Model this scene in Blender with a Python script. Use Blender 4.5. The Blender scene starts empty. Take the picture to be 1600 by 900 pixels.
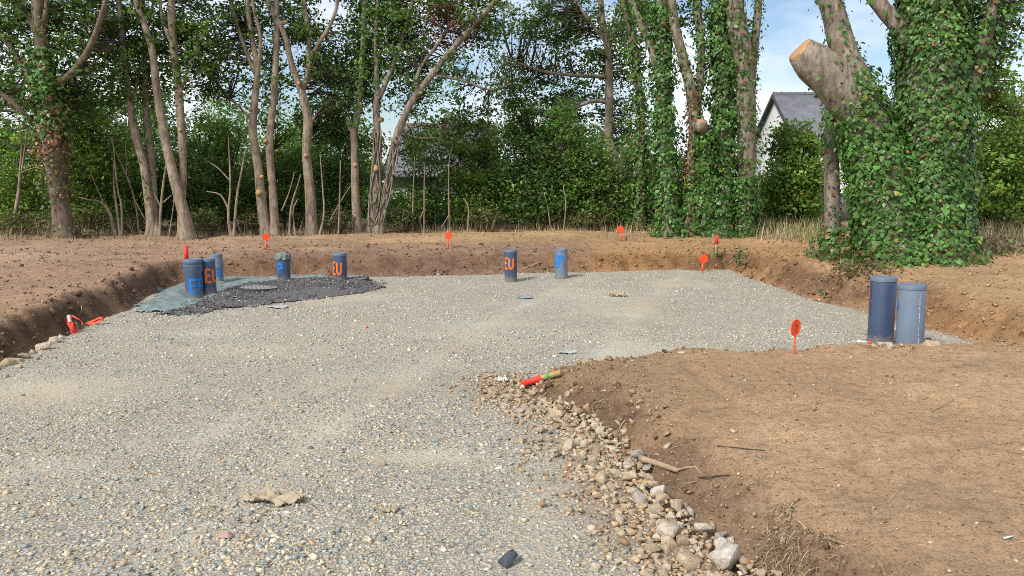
import bpy, bmesh, math, random, mathutils
import numpy as np

# ------------------------------------------------------------------ camera, world, sun, exposure
scene = bpy.context.scene
FPX, HORIZON, CAM_Z = 1164.0, 285.0, 1.6          # focal length and horizon row measured on the 1600 px photograph
PITCH = math.atan((450.0 - HORIZON) / FPX)
cam_data = bpy.data.cameras.new('camera')
cam_data.sensor_width = 36.0
cam_data.lens = 36.0 * FPX / 1600.0
cam_data.clip_start, cam_data.clip_end = 0.05, 3000.0
cam = bpy.data.objects.new('camera', cam_data)
scene.collection.objects.link(cam)
cam.location = (0, 0, CAM_Z)
cam.rotation_euler = (math.pi / 2 - PITCH, 0, 0)
scene.camera = cam

SUN_ELEV, SUN_AZ = math.radians(44), math.radians(222)   # azimuth clockwise from +Y: behind the camera, to the left
world = bpy.data.worlds.new('World')
scene.world = world
world.use_nodes = True
wt = world.node_tree
wt.nodes.clear()
w_out = wt.nodes.new('ShaderNodeOutputWorld')
w_bg = wt.nodes.new('ShaderNodeBackground')
w_bg.inputs['Strength'].default_value = 0.10
w_sky = wt.nodes.new('ShaderNodeTexSky')
w_sky.sky_type = 'NISHITA'
w_sky.sun_disc = False
w_sky.sun_elevation = SUN_ELEV
w_sky.sun_rotation = SUN_AZ
w_sky.air_density, w_sky.dust_density, w_sky.ozone_density = 1.0, 1.0, 1.5
# broken cloud all over the sky
w_tc = wt.nodes.new('ShaderNodeTexCoord')
w_map = wt.nodes.new('ShaderNodeMapping')
w_map.inputs['Scale'].default_value = (1.6, 1.6, 3.6)
w_map.inputs['Location'].default_value = (0.35, 0.2, 0.1)
w_n = wt.nodes.new('ShaderNodeTexNoise')
w_n.inputs['Scale'].default_value = 1.5
w_n.inputs['Detail'].default_value = 7.0
w_n.inputs['Roughness'].default_value = 0.55
w_ramp = wt.nodes.new('ShaderNodeValToRGB')
w_ramp.color_ramp.elements[0].position = 0.40
w_ramp.color_ramp.elements[1].position = 0.56
w_ramp.color_ramp.elements[0].color = (0, 0, 0, 1)
w_ramp.color_ramp.elements[1].color = (1, 1, 1, 1)
w_mix = wt.nodes.new('ShaderNodeMix')
w_mix.data_type = 'RGBA'
w_mix.inputs['B'].default_value = (7.3, 7.6, 8.2, 1)       # cloud white, in the sky's own units
wt.links.new(w_tc.outputs['Generated'], w_map.inputs['Vector'])
wt.links.new(w_map.outputs['Vector'], w_n.inputs['Vector'])
wt.links.new(w_n.outputs['Fac'], w_ramp.inputs['Fac'])
wt.links.new(w_ramp.outputs['Color'], w_mix.inputs['Factor'])
wt.links.new(w_sky.outputs['Color'], w_mix.inputs['A'])
wt.links.new(w_mix.outputs['Result'], w_bg.inputs['Color'])
wt.links.new(w_bg.outputs['Background'], w_out.inputs['Surface'])

sun_data = bpy.data.lights.new('sun', 'SUN')
sun_data.energy = 2.7
sun_data.angle = math.radians(11)
sun_data.color = (1.0, 0.95, 0.87)
sun = bpy.data.objects.new('sun', sun_data)
scene.collection.objects.link(sun)
# light travels from (az, elev) towards the scene
sun.rotation_euler = (math.pi / 2 - SUN_ELEV, 0, math.pi - SUN_AZ)

scene.view_settings.view_transform = 'Standard'
scene.view_settings.look = 'None'
scene.view_settings.exposure = 0.58
scene.view_settings.gamma = 1.0
scene.view_settings.use_curve_mapping = False
scene.render.engine = 'CYCLES'
scene.cycles.max_bounces = 6
scene.cycles.diffuse_bounces = 3
scene.cycles.transmission_bounces = 4
scene.cycles.transparent_max_bounces = 6
scene.cycles.use_denoising = False
scene.cycles.filter_width = 0.9

# ------------------------------------------------------------------ helpers
rng = np.random.default_rng(7)
COL = scene.collection
CP, SP = math.cos(PITCH), math.sin(PITCH)


def ray(u, v):
    x = (np.asarray(u, float) - 800) / FPX
    y = -(np.asarray(v, float) - 450) / FPX
    return np.stack([x, CP + y * SP, -SP + y * CP], -1)


def P(u, v, Y):
    """world point seen at photo pixel (u, v) at distance Y in front of the camera"""
    d = ray(u, v)
    t = Y / d[..., 1]
    return d * np.asarray(t)[..., None] + np.array([0, 0, CAM_Z])


def G(u, v, z=0.0):
    """world point where the view ray of pixel (u, v) meets height z"""
    d = ray(u, v)
    t = (z - CAM_Z) / d[..., 2]
    return d * np.asarray(t)[..., None] + np.array([0, 0, CAM_Z])


def _h(ix, iy, iz, seed):
    h = (ix * 374761393 + iy * 668265263 + iz * 2147483647 + seed * 1274126177) & 0xFFFFFFFF
    h = ((h ^ (h >> 13)) * 1274126177) & 0xFFFFFFFF
    return ((h ^ (h >> 16)) & 0xFFFFFF) / float(0xFFFFFF)


def vnoise(x, y, z=None, seed=0):
    x = np.asarray(x, float); y = np.asarray(y, float)
    z = np.zeros_like(x) if z is None else np.asarray(z, float)
    ix, iy, iz = [np.floor(a).astype(np.int64) for a in (x, y, z)]
    fx, fy, fz = x - ix, y - iy, z - iz
    fx, fy, fz = [a * a * a * (a * (a * 6 - 15) + 10) for a in (fx, fy, fz)]
    def L(a, b, t): return a + (b - a) * t
    def plane(k):
        return L(L(_h(ix, iy, iz + k, seed), _h(ix + 1, iy, iz + k, seed), fx),
                 L(_h(ix, iy + 1, iz + k, seed), _h(ix + 1, iy + 1, iz + k, seed), fx), fy)
    return L(plane(0), plane(1), fz) * 2 - 1


def fbm(x, y, z=None, scale=1.0, octaves=4, seed=0, gain=0.5):
    s, a, out, tot = scale, 1.0, 0.0, 0.0
    for k in range(octaves):
        out = out + a * vnoise(np.asarray(x) * s, np.asarray(y) * s, None if z is None else np.asarray(z) * s, seed + 17 * k)
        tot += a; a *= gain; s *= 2.03
    return out / tot


def sstep(a, b, x):
    t = np.clip((x - a) / (b - a), 0, 1)
    return t * t * (3 - 2 * t)


def mk(name, V, F, mat=None, parent=None, cols=None, smooth=False, sharp=None, link=True):
    """one mesh object from numpy vertices and (lists of) face arrays"""
    V = np.asarray(V, np.float32)
    Fs = F if isinstance(F, list) else [F]
    Fs = [np.asarray(f, np.int32) for f in Fs if len(f)]
    me = bpy.data.meshes.new(name)
    me.vertices.add(len(V))
    me.vertices.foreach_set('co', V.ravel())
    loops = np.concatenate([f.ravel() for f in Fs])
    sizes = np.concatenate([np.full(len(f), f.shape[1], np.int32) for f in Fs])
    starts = np.concatenate([[0], np.cumsum(sizes)[:-1]]).astype(np.int32)
    me.loops.add(len(loops))
    me.loops.foreach_set('vertex_index', loops)
    me.polygons.add(len(sizes))
    me.polygons.foreach_set('loop_start', starts)
    me.update(calc_edges=True)
    if cols is not None:
        a = me.color_attributes.new('Col', 'FLOAT_COLOR', 'POINT')
        c = np.ones((len(V), 4), np.float32)
        c[:, :3] = cols
        a.data.foreach_set('color', c.ravel())
    if smooth:
        me.polygons.foreach_set('use_smooth', np.ones(len(sizes), bool))
        if sharp:
            me.set_sharp_from_angle(angle=math.radians(sharp))
    if mat is not None:
        me.materials.append(mat)
    if not link:
        return me
    o = bpy.data.objects.new(name, me)
    COL.objects.link(o)
    if name in ('crown', 'twigs', 'ivy', 'leaves', 'stalks', 'blades', 'tread_studs', 'printed_text', 'pale_dashes'): o['kind'] = 'stuff'
    if parent is not None:
        o.parent = parent
    return o


def tag(o, label=None, cat=None, group=None, kind=None):
    if label: o['label'] = label
    if cat: o['category'] = cat
    if group: o['group'] = group
    if kind: o['kind'] = kind
    return o


def thing(name, label, cat, loc=(0, 0, 0), group=None, rz=0.0):
    o = bpy.data.objects.new(name, None)
    o.empty_display_size = 0.1
    COL.objects.link(o)
    o.location = tuple(float(c) for c in loc)
    o.rotation_euler = (0, 0, rz)
    return tag(o, label, cat, group)


class MB:
    """collects vertices and faces of one mesh"""
    def __init__(s): s.V, s.F, s.C, s.n = [], [], [], 0
    def add(s, V, F, C=None):
        V = np.asarray(V, float).reshape(-1, 3)
        for f in (F if isinstance(F, list) else [F]):
            if len(f): s.F.append(np.asarray(f, int) + s.n)
        s.V.append(V); s.n += len(V)
        if C is not None: s.C.append(np.broadcast_to(np.asarray(C, float), (len(V), 3)))
        return s
    def build(s, name, mat, parent=None, origin=(0, 0, 0), **k):
        V = np.concatenate(s.V) - np.asarray(origin, float)
        q = [f for f in s.F if f.shape[1] == 4]; t = [f for f in s.F if f.shape[1] == 3]
        rest = [f for f in s.F if f.shape[1] > 4]
        Fs = ([np.concatenate(q)] if q else []) + ([np.concatenate(t)] if t else []) + rest
        return mk(name, V, Fs, mat, parent, cols=np.concatenate(s.C) if s.C else None, **k)


def tube_geo(pts, rad, seg=10, cap=True, rough=0.0, rs=3.0, seed=0):
    pts = np.asarray(pts, float); rad = np.asarray(rad, float)
    n = len(pts)
    T = np.gradient(pts, axis=0)
    T /= np.linalg.norm(T, axis=1)[:, None] + 1e-9
    ref = np.array([1.0, 0, 0]) if abs(T[0][0]) < 0.8 else np.array([0, 1.0, 0])
    N = np.zeros_like(pts); B = np.zeros_like(pts)
    cur = ref - T[0] * ref.dot(T[0])
    for i in range(n):
        cur = cur - T[i] * cur.dot(T[i]); cur /= np.linalg.norm(cur) + 1e-9
        N[i] = cur; B[i] = np.cross(T[i], cur)
    a = np.linspace(0, 2 * math.pi, seg, endpoint=False)
    D = N[:, None] * np.cos(a)[None, :, None] + B[:, None] * np.sin(a)[None, :, None]
    V = pts[:, None] + D * rad[:, None, None]
    if rough:
        q = V.reshape(-1, 3)
        nz = fbm(q[:, 0], q[:, 1], q[:, 2] * 0.45, rs, 3, seed).reshape(n, seg)
        V = pts[:, None] + D * (rad[:, None] * (1 + rough * nz))[:, :, None]
    V = V.reshape(-1, 3)
    i = np.arange(n - 1)[:, None] * seg; j = np.arange(seg)[None]
    k = (j + 1) % seg
    F = np.stack([i + j, i + k, i + seg + k, i + seg + j], -1).reshape(-1, 4)
    Fs = [F]
    if cap:
        V = np.concatenate([V, pts[:1], pts[-1:]])
        j = np.arange(seg); k = (j + 1) % seg
        Fs.append(np.stack([k, j, np.full(seg, n * seg)], -1))
        b = (n - 1) * seg
        Fs.append(np.stack([b + j, b + k, np.full(seg, n * seg + 1)], -1))
    return V, Fs


def spline(pts, step):
    """Catmull-Rom resample of an (n, k) control polyline"""
    p = np.asarray(pts, float)
    q = np.concatenate([[2 * p[0] - p[1]], p, [2 * p[-1] - p[-2]]])
    out = []
    for i in range(len(p) - 1):
        a, b, c, d = q[i:i + 4]
        m = max(2, int(np.linalg.norm((c - b)[:3]) / step))
        t = np.linspace(0, 1, m, endpoint=False)[:, None]
        out.append(0.5 * (2 * b + (c - a) * t + (2 * a - 5 * b + 4 * c - d) * t ** 2 + (3 * b - a - 3 * c + d) * t ** 3))
    out.append(p[-1:])
    return np.concatenate(out)


def lathe_geo(profile, seg=40):
    pr = np.asarray(profile, float)
    a = np.linspace(0, 2 * math.pi, seg, endpoint=False)
    V = np.stack([pr[:, 0:1] * np.cos(a), pr[:, 0:1] * np.sin(a), np.repeat(pr[:, 1:2], seg, 1)], -1).reshape(-1, 3)
    n = len(pr)
    i = np.arange(n - 1)[:, None] * seg; j = np.arange(seg)[None]; k = (j + 1) % seg
    F = np.stack([i + j, i + k, i + seg + k, i + seg + j], -1).reshape(-1, 4)
    return V, [F]


def box_geo(c, s, rz=0.0):
    c = np.asarray(c, float); s = np.asarray(s, float) / 2
    V = np.array([[x, y, z] for x in (-1, 1) for y in (-1, 1) for z in (-1, 1)], float) * s
    R = np.array([[math.cos(rz), -math.sin(rz), 0], [math.sin(rz), math.cos(rz), 0], [0, 0, 1]])
    F = np.array([[0, 1, 3, 2], [4, 6, 7, 5], [0, 4, 5, 1], [2, 3, 7, 6], [0, 2, 6, 4], [1, 5, 7, 3]])
    return V @ R.T + c, [F]


# ---- materials
def new_mat(name):
    m = bpy.data.materials.new(name); m.use_nodes = True
    nt = m.node_tree
    b = nt.nodes['Principled BSDF']
    return m, nt, b


def nd(nt, t, **k):
    n = nt.nodes.new('ShaderNode' + t)
    for a, v in k.items():
        if a in n.inputs: n.inputs[a].default_value = v
        else: setattr(n, a, v)
    return n


def coords(nt, scale=(1, 1, 1)):
    tc = nd(nt, 'TexCoord'); mp = nd(nt, 'Mapping')
    mp.inputs['Scale'].default_value = scale
    nt.links.new(tc.outputs['Object'], mp.inputs['Vector'])
    return mp.outputs['Vector']


def noise(nt, vec, scale, detail=5, rough=0.55):
    n = nd(nt, 'TexNoise')
    n.inputs['Scale'].default_value = scale; n.inputs['Detail'].default_value = detail
    n.inputs['Roughness'].default_value = rough
    nt.links.new(vec, n.inputs['Vector'])
    return n.outputs['Fac']


def ramp(nt, fac, stops):
    r = nd(nt, 'ValToRGB')
    e = r.color_ramp.elements
    while len(e) < len(stops): e.new(0.5)
    for el, (p, c) in zip(e, stops):
        el.position = p
        el.color = tuple(c) + (1,) if not np.isscalar(c) else (c, c, c, 1)
    nt.links.new(fac, r.inputs['Fac'])
    return r.outputs['Color']


def mixc(nt, fac, a, b, mode='MIX'):
    m = nd(nt, 'Mix'); m.data_type = 'RGBA'; m.blend_type = mode
    for sock, v in (('Factor', fac), ('A', a), ('B', b)):
        if isinstance(v, bpy.types.NodeSocket): nt.links.new(v, m.inputs[sock])
        elif sock == 'Factor': m.inputs[0].default_value = v
        else: m.inputs[sock].default_value = tuple(v) + (1,)
    return m.outputs['Result']


def bump(nt, b, h, strength, dist, prev=None):
    n = nd(nt, 'Bump')
    n.inputs['Strength'].default_value = strength; n.inputs['Distance'].default_value = dist
    nt.links.new(h, n.inputs['Height'])
    if prev is not None: nt.links.new(prev, n.inputs['Normal'])
    nt.links.new(n.outputs['Normal'], b.inputs['Normal'])
    return n.outputs['Normal']


def attr(nt):
    a = nd(nt, 'Attribute'); a.attribute_name = 'Col'
    return a.outputs['Color']


def mat_plain(name, col, rough=0.6, var=0.15, vscale=8.0, bscale=None, bstr=0.2, bdist=0.004, dirt=None, spec=0.3):
    m, nt, b = new_mat(name)
    v = coords(nt)
    f = noise(nt, v, vscale, 6)
    c = np.array(col)
    out = ramp(nt, f, [(0.3, tuple(c * (1 - var))), (0.7, tuple(np.minimum(c * (1 + var), 1)))])
    if dirt is not None:
        g = ramp(nt, noise(nt, v, vscale * 0.6, 8, 0.7), [(0.5, 0.0), (0.72, 0.75)])
        out = mixc(nt, g, out, dirt)
    nt.links.new(out, b.inputs['Base Color'])
    b.inputs['Roughness'].default_value = rough
    b.inputs['Specular IOR Level'].default_value = spec
    if bscale: bump(nt, b, noise(nt, v, bscale, 6, 0.6), bstr, bdist)
    return m


def mat_soil():
    m, nt, b = new_mat('soil')
    v = coords(nt)
    base = attr(nt)
    n1 = ramp(nt, noise(nt, v, 1.7, 6, 0.6), [(0.25, 0.84), (0.75, 1.16)])
    n2 = ramp(nt, noise(nt, v, 14, 6, 0.75), [(0.30, 0.60), (0.5, 1.0), (0.72, 1.22)])
    n3 = ramp(nt, noise(nt, v, 75, 5, 0.75), [(0.32, 0.50), (0.48, 1.0), (0.70, 1.25)])
    c = mixc(nt, 1.0, base, n1, 'MULTIPLY'); c = mixc(nt, 1.0, c, n2, 'MULTIPLY'); c = mixc(nt, 1.0, c, n3, 'MULTIPLY')
    # dark crumbs and pale grit
    vo = nd(nt, 'TexVoronoi'); vo.inputs['Scale'].default_value = 38; nt.links.new(v, vo.inputs['Vector'])
    sep = nd(nt, 'SeparateColor'); nt.links.new(vo.outputs['Color'], sep.inputs['Color'])
    k1 = ramp(nt, sep.outputs['Red'], [(0.90, 0.0), (0.93, 1.0)])
    core = ramp(nt, vo.outputs['Distance'], [(0.18, 1.0), (0.30, 0.0)])
    k1 = mixc(nt, 1.0, k1, core, 'MULTIPLY')
    c = mixc(nt, k1, c, (0.40, 0.31, 0.22))
    k2 = ramp(nt, sep.outputs['Green'], [(0.84, 0.0), (0.88, 0.8)])
    k2 = mixc(nt, 1.0, k2, core, 'MULTIPLY')
    c = mixc(nt, k2, c, (0.085, 0.055, 0.037))
    nt.links.new(c, b.inputs['Base Color'])
    b.inputs['Roughness'].default_value = 0.95
    b.inputs['Specular IOR Level'].default_value = 0.1
    p = bump(nt, b, noise(nt, v, 26, 8, 0.7), 0.8, 0.03)
    bump(nt, b, noise(nt, v, 120, 5, 0.7), 0.7, 0.009, p)
    return m


def mat_gravel():
    m, nt, b = new_mat('gravel_bed')
    v = coords(nt)
    dust = attr(nt)                                   # red channel: how much fine dust lies between the stones
    sepd = nd(nt, 'SeparateColor'); nt.links.new(dust, sepd.inputs['Color'])
    def layer(scale):
        vo = nd(nt, 'TexVoronoi'); vo.inputs['Scale'].default_value = scale
        wv = nd(nt, 'Mapping'); wv.inputs['Scale'].default_value = (1, 1.2, 1); nt.links.new(v, wv.inputs['Vector'])
        nt.links.new(wv.outputs['Vector'], vo.inputs['Vector'])
        s = nd(nt, 'SeparateColor'); nt.links.new(vo.outputs['Color'], s.inputs['Color'])
        col = ramp(nt, s.outputs['Red'], [(0.0, (0.25, 0.25, 0.245)), (0.18, (0.37, 0.39, 0.38)), (0.36, (0.47, 0.46, 0.395)),
                                          (0.55, (0.55, 0.50, 0.39)), (0.72, (0.47, 0.385, 0.27)), (0.86, (0.61, 0.565, 0.465)), (1.0, (0.39, 0.285, 0.19))])
        edge = ramp(nt, vo.outputs['Distance'], [(0.28, 1.0), (0.60, 0.42)])
        return mixc(nt, 1.0, col, edge, 'MULTIPLY'), vo.outputs['Distance']
    c1, d1 = layer(44)
    c2, d2 = layer(95)
    sel = ramp(nt, noise(nt, v, 9, 4), [(0.42, 0.0), (0.58, 1.0)])
    c = mixc(nt, sel, c1, c2)
    n1 = ramp(nt, noise(nt, v, 0.8, 6, 0.65), [(0.36, (0.455, 0.375, 0.26)), (0.7, (0.495, 0.48, 0.395))])
    grit = ramp(nt, noise(nt, v, 150, 5, 0.8), [(0.34, 0.45), (0.5, 0.98), (0.66, 1.3)])
    fine = mixc(nt, 1.0, n1, grit, 'MULTIPLY')
    patch = nd(nt, 'Math'); patch.operation = 'ADD'; patch.use_clamp = True
    pn = ramp(nt, noise(nt, v, 4.5, 8, 0.7), [(0.45, 0.0), (0.75, 0.35)])
    nt.links.new(pn, patch.inputs[0]); nt.links.new(sepd.outputs['Red'], patch.inputs[1])
    c = mixc(nt, patch.outputs[0], c, fine)
    earth = mixc(nt, 1.0, (0.27, 0.20, 0.135), grit, 'MULTIPLY')
    c = mixc(nt, sepd.outputs['Green'], c, earth)      # soil trodden in beside the rubble strip
    nt.links.new(c, b.inputs['Base Color'])
    b.inputs['Roughness'].default_value = 0.9
    b.inputs['Specular IOR Level'].default_value = 0.15
    inv = nd(nt, 'Math'); inv.operation = 'SUBTRACT'; inv.inputs[0].default_value = 1.0
    nt.links.new(d1, inv.inputs[1])
    p = bump(nt, b, inv.outputs[0], 0.6, 0.012)
    inv2 = nd(nt, 'Math'); inv2.operation = 'SUBTRACT'; inv2.inputs[0].default_value = 1.0
    nt.links.new(d2, inv2.inputs[1])
    bump(nt, b, inv2.outputs[0], 0.5, 0.006, p)
    return m


def mat_attr(name, rough=0.85, nscale=40.0, var=0.25, bscale=None, bdist=0.003, bstr=0.5, spec=0.2):
    m, nt, b = new_mat(name)
    v = coords(nt)
    n = ramp(nt, noise(nt, v, nscale, 5, 0.65), [(0.25, 1 - var), (0.75, 1 + var)])
    c = mixc(nt, 1.0, attr(nt), n, 'MULTIPLY')
    nt.links.new(c, b.inputs['Base Color'])
    b.inputs['Roughness'].default_value = rough
    b.inputs['Specular IOR Level'].default_value = spec
    if bscale: bump(nt, b, noise(nt, v, bscale, 6, 0.65), bstr, bdist)
    return m


def mat_leaf(name, rough=0.5, trans=0.35, spec=0.35):
    m, nt, b = new_mat(name)
    a = attr(nt)
    nt.links.new(a, b.inputs['Base Color'])
    b.inputs['Roughness'].default_value = rough
    b.inputs['Specular IOR Level'].default_value = spec
    tr = nd(nt, 'BsdfTranslucent')
    br = mixc(nt, 1.0, a, (1.25, 1.35, 0.7), 'MULTIPLY')
    nt.links.new(br, tr.inputs['Color'])
    mx = nd(nt, 'MixShader'); mx.inputs['Fac'].default_value = trans
    nt.links.new(b.outputs['BSDF'], mx.inputs[1]); nt.links.new(tr.outputs['BSDF'], mx.inputs[2])
    nt.links.new(mx.outputs['Shader'], nt.nodes['Material Output'].inputs['Surface'])
    return m


def mat_bark(name, dark, mid, light, moss=(0.10, 0.12, 0.05), mossamt=0.4):
    m, nt, b = new_mat(name)
    v = coords(nt, (1, 1, 0.28))
    v2 = coords(nt)
    f = noise(nt, v, 13, 8, 0.65)
    c = ramp(nt, f, [(0.28, dark), (0.5, mid), (0.74, light)])
    pale = ramp(nt, noise(nt, v2, 3.2, 6, 0.65), [(0.52, 0.0), (0.70, 0.55)])
    c = mixc(nt, pale, c, tuple(np.array(light) * 1.15))
    g = ramp(nt, noise(nt, v2, 1.9, 6, 0.7), [(0.50, 0.0), (0.68, mossamt)])
    c = mixc(nt, g, c, moss)
    nt.links.new(c, b.inputs['Base Color'])
    b.inputs['Roughness'].default_value = 0.9
    b.inputs['Specular IOR Level'].default_value = 0.15
    p = bump(nt, b, noise(nt, v, 17, 8, 0.7), 0.9, 0.04)
    bump(nt, b, noise(nt, v2, 70, 4, 0.6), 0.4, 0.008, p)
    return m


def mat_cutwood():
    m, nt, b = new_mat('cut_wood')
    v = coords(nt)
    w = nd(nt, 'TexWave'); w.wave_type = 'RINGS'; w.rings_direction = 'Z'
    w.inputs['Scale'].default_value = 14; w.inputs['Distortion'].default_value = 3.0; w.inputs['Detail'].default_value = 3
    nt.links.new(v, w.inputs['Vector'])
    c = ramp(nt, w.outputs['Fac'], [(0.0, (0.38, 0.20, 0.085)), (1.0, (0.56, 0.35, 0.17))])
    saw = ramp(nt, noise(nt, coords(nt, (2, 30, 2)), 4, 4, 0.7), [(0.35, 0.72), (0.65, 1.12)])
    c = mixc(nt, 1.0, c, saw, 'MULTIPLY')
    nt.links.new(c, b.inputs['Base Color'])
    b.inputs['Roughness'].default_value = 0.85
    bump(nt, b, noise(nt, coords(nt, (2, 30, 2)), 4, 4, 0.7), 0.5, 0.01)
    return m


def mat_spray(name, col):
    """sprayed paint: full in the middle of the stroke, speckled and thin at its rim"""
    m, nt, b = new_mat(name)
    v = coords(nt)
    sp = nd(nt, 'SeparateColor'); nt.links.new(attr(nt), sp.inputs['Color'])
    ad = nd(nt, 'Math'); ad.operation = 'MULTIPLY_ADD'; ad.inputs[1].default_value = 0.9
    nt.links.new(noise(nt, v, 140, 4, 0.75), ad.inputs[0]); nt.links.new(sp.outputs['Red'], ad.inputs[2])
    f = ramp(nt, ad.outputs[0], [(0.55, 0.0), (0.85, 0.95)])
    c = ramp(nt, noise(nt, v, 18, 4), [(0.3, tuple(np.array(col) * .8)), (0.7, tuple(np.minimum(np.array(col) * 1.1, 1)))])
    nt.links.new(c, b.inputs['Base Color']); b.inputs['Roughness'].default_value = 0.6
    tr = nd(nt, 'BsdfTransparent'); mx = nd(nt, 'MixShader')
    nt.links.new(f, mx.inputs['Fac']); nt.links.new(tr.outputs['BSDF'], mx.inputs[1]); nt.links.new(b.outputs['BSDF'], mx.inputs[2])
    nt.links.new(mx.outputs['Shader'], nt.nodes['Material Output'].inputs['Surface'])
    return m


def mat_pipe(name, col, rough=0.4, spec=0.4):
    """grey plastic with scuffs, a film of dust and dried mud round its foot"""
    m, nt, b = new_mat(name)
    v = coords(nt); c = np.array(col)
    out = ramp(nt, noise(nt, v, 6, 6), [(0.3, tuple(c * .92)), (0.7, tuple(c * 1.08))])
    film = ramp(nt, noise(nt, coords(nt, (1, 1, .25)), 9, 8, 0.75), [(0.50, 0.0), (0.78, 0.38)])
    out = mixc(nt, film, out, tuple(c * .6 + np.array([.10, .095, .08])))
    scuff = ramp(nt, noise(nt, coords(nt, (1, 1, .10)), 60, 3, 0.8), [(0.66, 0.0), (0.72, 0.5)])
    out = mixc(nt, scuff, out, tuple(c * 1.7 + .03))
    sx = nd(nt, 'SeparateXYZ'); nt.links.new(v, sx.inputs[0])
    mud = nd(nt, 'Math'); mud.operation = 'MULTIPLY_ADD'; mud.inputs[1].default_value = 0.34
    nt.links.new(noise(nt, v, 22, 6, 0.75), mud.inputs[0])
    neg = nd(nt, 'Math'); neg.operation = 'MULTIPLY'; neg.inputs[1].default_value = -1.0
    nt.links.new(sx.outputs['Z'], neg.inputs[0]); nt.links.new(neg.outputs[0], mud.inputs[2])
    mf = ramp(nt, mud.outputs[0], [(0.06, 0.0), (0.16, 0.75)])
    out = mixc(nt, mf, out, (0.24, 0.20, 0.155))
    nt.links.new(out, b.inputs['Base Color'])
    b.inputs['Roughness'].default_value = rough; b.inputs['Specular IOR Level'].default_value = spec
    bump(nt, b, noise(nt, v, 30, 5), 0.06, 0.002)
    return m


M_soil, M_gravel = mat_soil(), mat_gravel()
M_stone = mat_attr('stone', 0.85, 60, 0.22, 120, 0.002, 0.4)
M_rock = mat_attr('rock', 0.9, 5, 0.42, 14, 0.02, 0.5)
M_clod = mat_attr('soil_crumb', 0.95, 50, 0.3, 90, 0.004, 0.6, 0.1)
M_straw = mat_attr('straw', 0.8, 30, 0.25)
M_leaf = mat_leaf('leaf', 0.5, 0.42)
M_ivy = mat_leaf('ivy_leaf', 0.42, 0.22, 0.4)
M_bark_pale = mat_bark('bark_pale', (0.08, 0.06, 0.043), (0.29, 0.225, 0.165), (0.46, 0.375, 0.29), mossamt=0.45)
M_bark_dark = mat_bark('bark_dark', (0.055, 0.04, 0.03), (0.17, 0.125, 0.09), (0.29, 0.225, 0.17), mossamt=0.55)
M_bark_oak = mat_bark('bark_oak', (0.07, 0.055, 0.04), (0.235, 0.19, 0.145), (0.42, 0.37, 0.31), mossamt=0.35)
M_cut = mat_cutwood()
M_twig = mat_plain('twig', (0.065, 0.054, 0.042), 0.9, 0.3, 30)
M_dark = mat_attr('dark_chippings', 0.9, 70, 0.35, 120, 0.006, 0.7)
M_geo = mat_plain('geotextile', (0.155, 0.205, 0.20), 0.9, 0.4, 9, 50, 0.7, 0.015, dirt=(0.30, 0.29, 0.25))
M_pvc_dark = mat_pipe('pvc_dark', (0.046, 0.070, 0.132), 0.38)
M_pvc_light = mat_pipe('pvc_light', (0.14, 0.185, 0.25), 0.45)
M_pvc_mid = mat_pipe('pvc_grey', (0.080, 0.122, 0.195), 0.45)
M_cap = mat_plain('pvc_cap', (0.145, 0.185, 0.245), 0.5, 0.1, 8, 30, 0.05, 0.002, dirt=(0.20, 0.215, 0.225))
M_orange_spray = mat_spray('orange_spray', (0.90, 0.20, 0.025))
M_blue_spray = mat_spray('blue_spray', (0.012, 0.22, 0.66))
M_print = mat_plain('black_print', (0.02, 0.022, 0.03), 0.6, 0.1, 30)
M_pale_dash = mat_plain('pale_dash', (0.50, 0.53, 0.56), 0.7, 0.2, 60)
M_marker = mat_plain('orange_plastic', (0.86, 0.085, 0.022), 0.42, 0.10, 12, 40, 0.05, 0.001, dirt=(0.60, 0.10, 0.05), spec=0.4)
M_red_paint = mat_plain('red_orange_paint', (0.82, 0.055, 0.04), 0.6, 0.12, 30, 60, 0.2, 0.001)
M_green_paint = mat_plain('green_paint', (0.03, 0.42, 0.07), 0.6, 0.1, 30)
M_stake = mat_plain('stake_wood', (0.44, 0.29, 0.14), 0.8, 0.2, 18, 60, 0.3, 0.002)
M_concrete = mat_plain('concrete', (0.27, 0.26, 0.25), 0.9, 0.2, 14, 60, 0.4, 0.004, dirt=(0.11, 0.10, 0.10))
M_iron = mat_plain('cast_iron', (0.055, 0.055, 0.06), 0.7, 0.2, 14, 60, 0.3, 0.003)
M_cloth = mat_plain('rag_cloth', (0.40, 0.34, 0.235), 0.95, 0.22, 10, 140, 0.35, 0.002, dirt=(0.30, 0.25, 0.17))
M_plaster = mat_plain('white_plaster', (0.72, 0.71, 0.68), 0.9, 0.05, 2.0, 40, 0.1, 0.004)
M_wallgrey = mat_plain('grey_block', (0.23, 0.22, 0.215), 0.92, 0.18, 3.0, 30, 0.3, 0.01)
M_slate = None
M_teal = mat_plain('teal_screen', (0.03, 0.19, 0.21), 0.75, 0.2, 3, 50, 0.2, 0.004)
M_steel = mat_plain('grey_sheet', (0.25, 0.27, 0.30), 0.5, 0.15, 4)
M_terracotta = mat_plain('terracotta', (0.20, 0.11, 0.09), 0.85, 0.5, 3)
M_char = mat_plain('charred', (0.055, 0.065, 0.08), 0.6, 0.3, 20, 40, 0.8, 0.01)
M_wood_grey = mat_plain('dead_wood', (0.32, 0.235, 0.155), 0.9, 0.25, 25, 60, 0.4, 0.004)
M_white = mat_plain('white_plastic', (0.75, 0.74, 0.72), 0.5, 0.05, 20)


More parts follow.
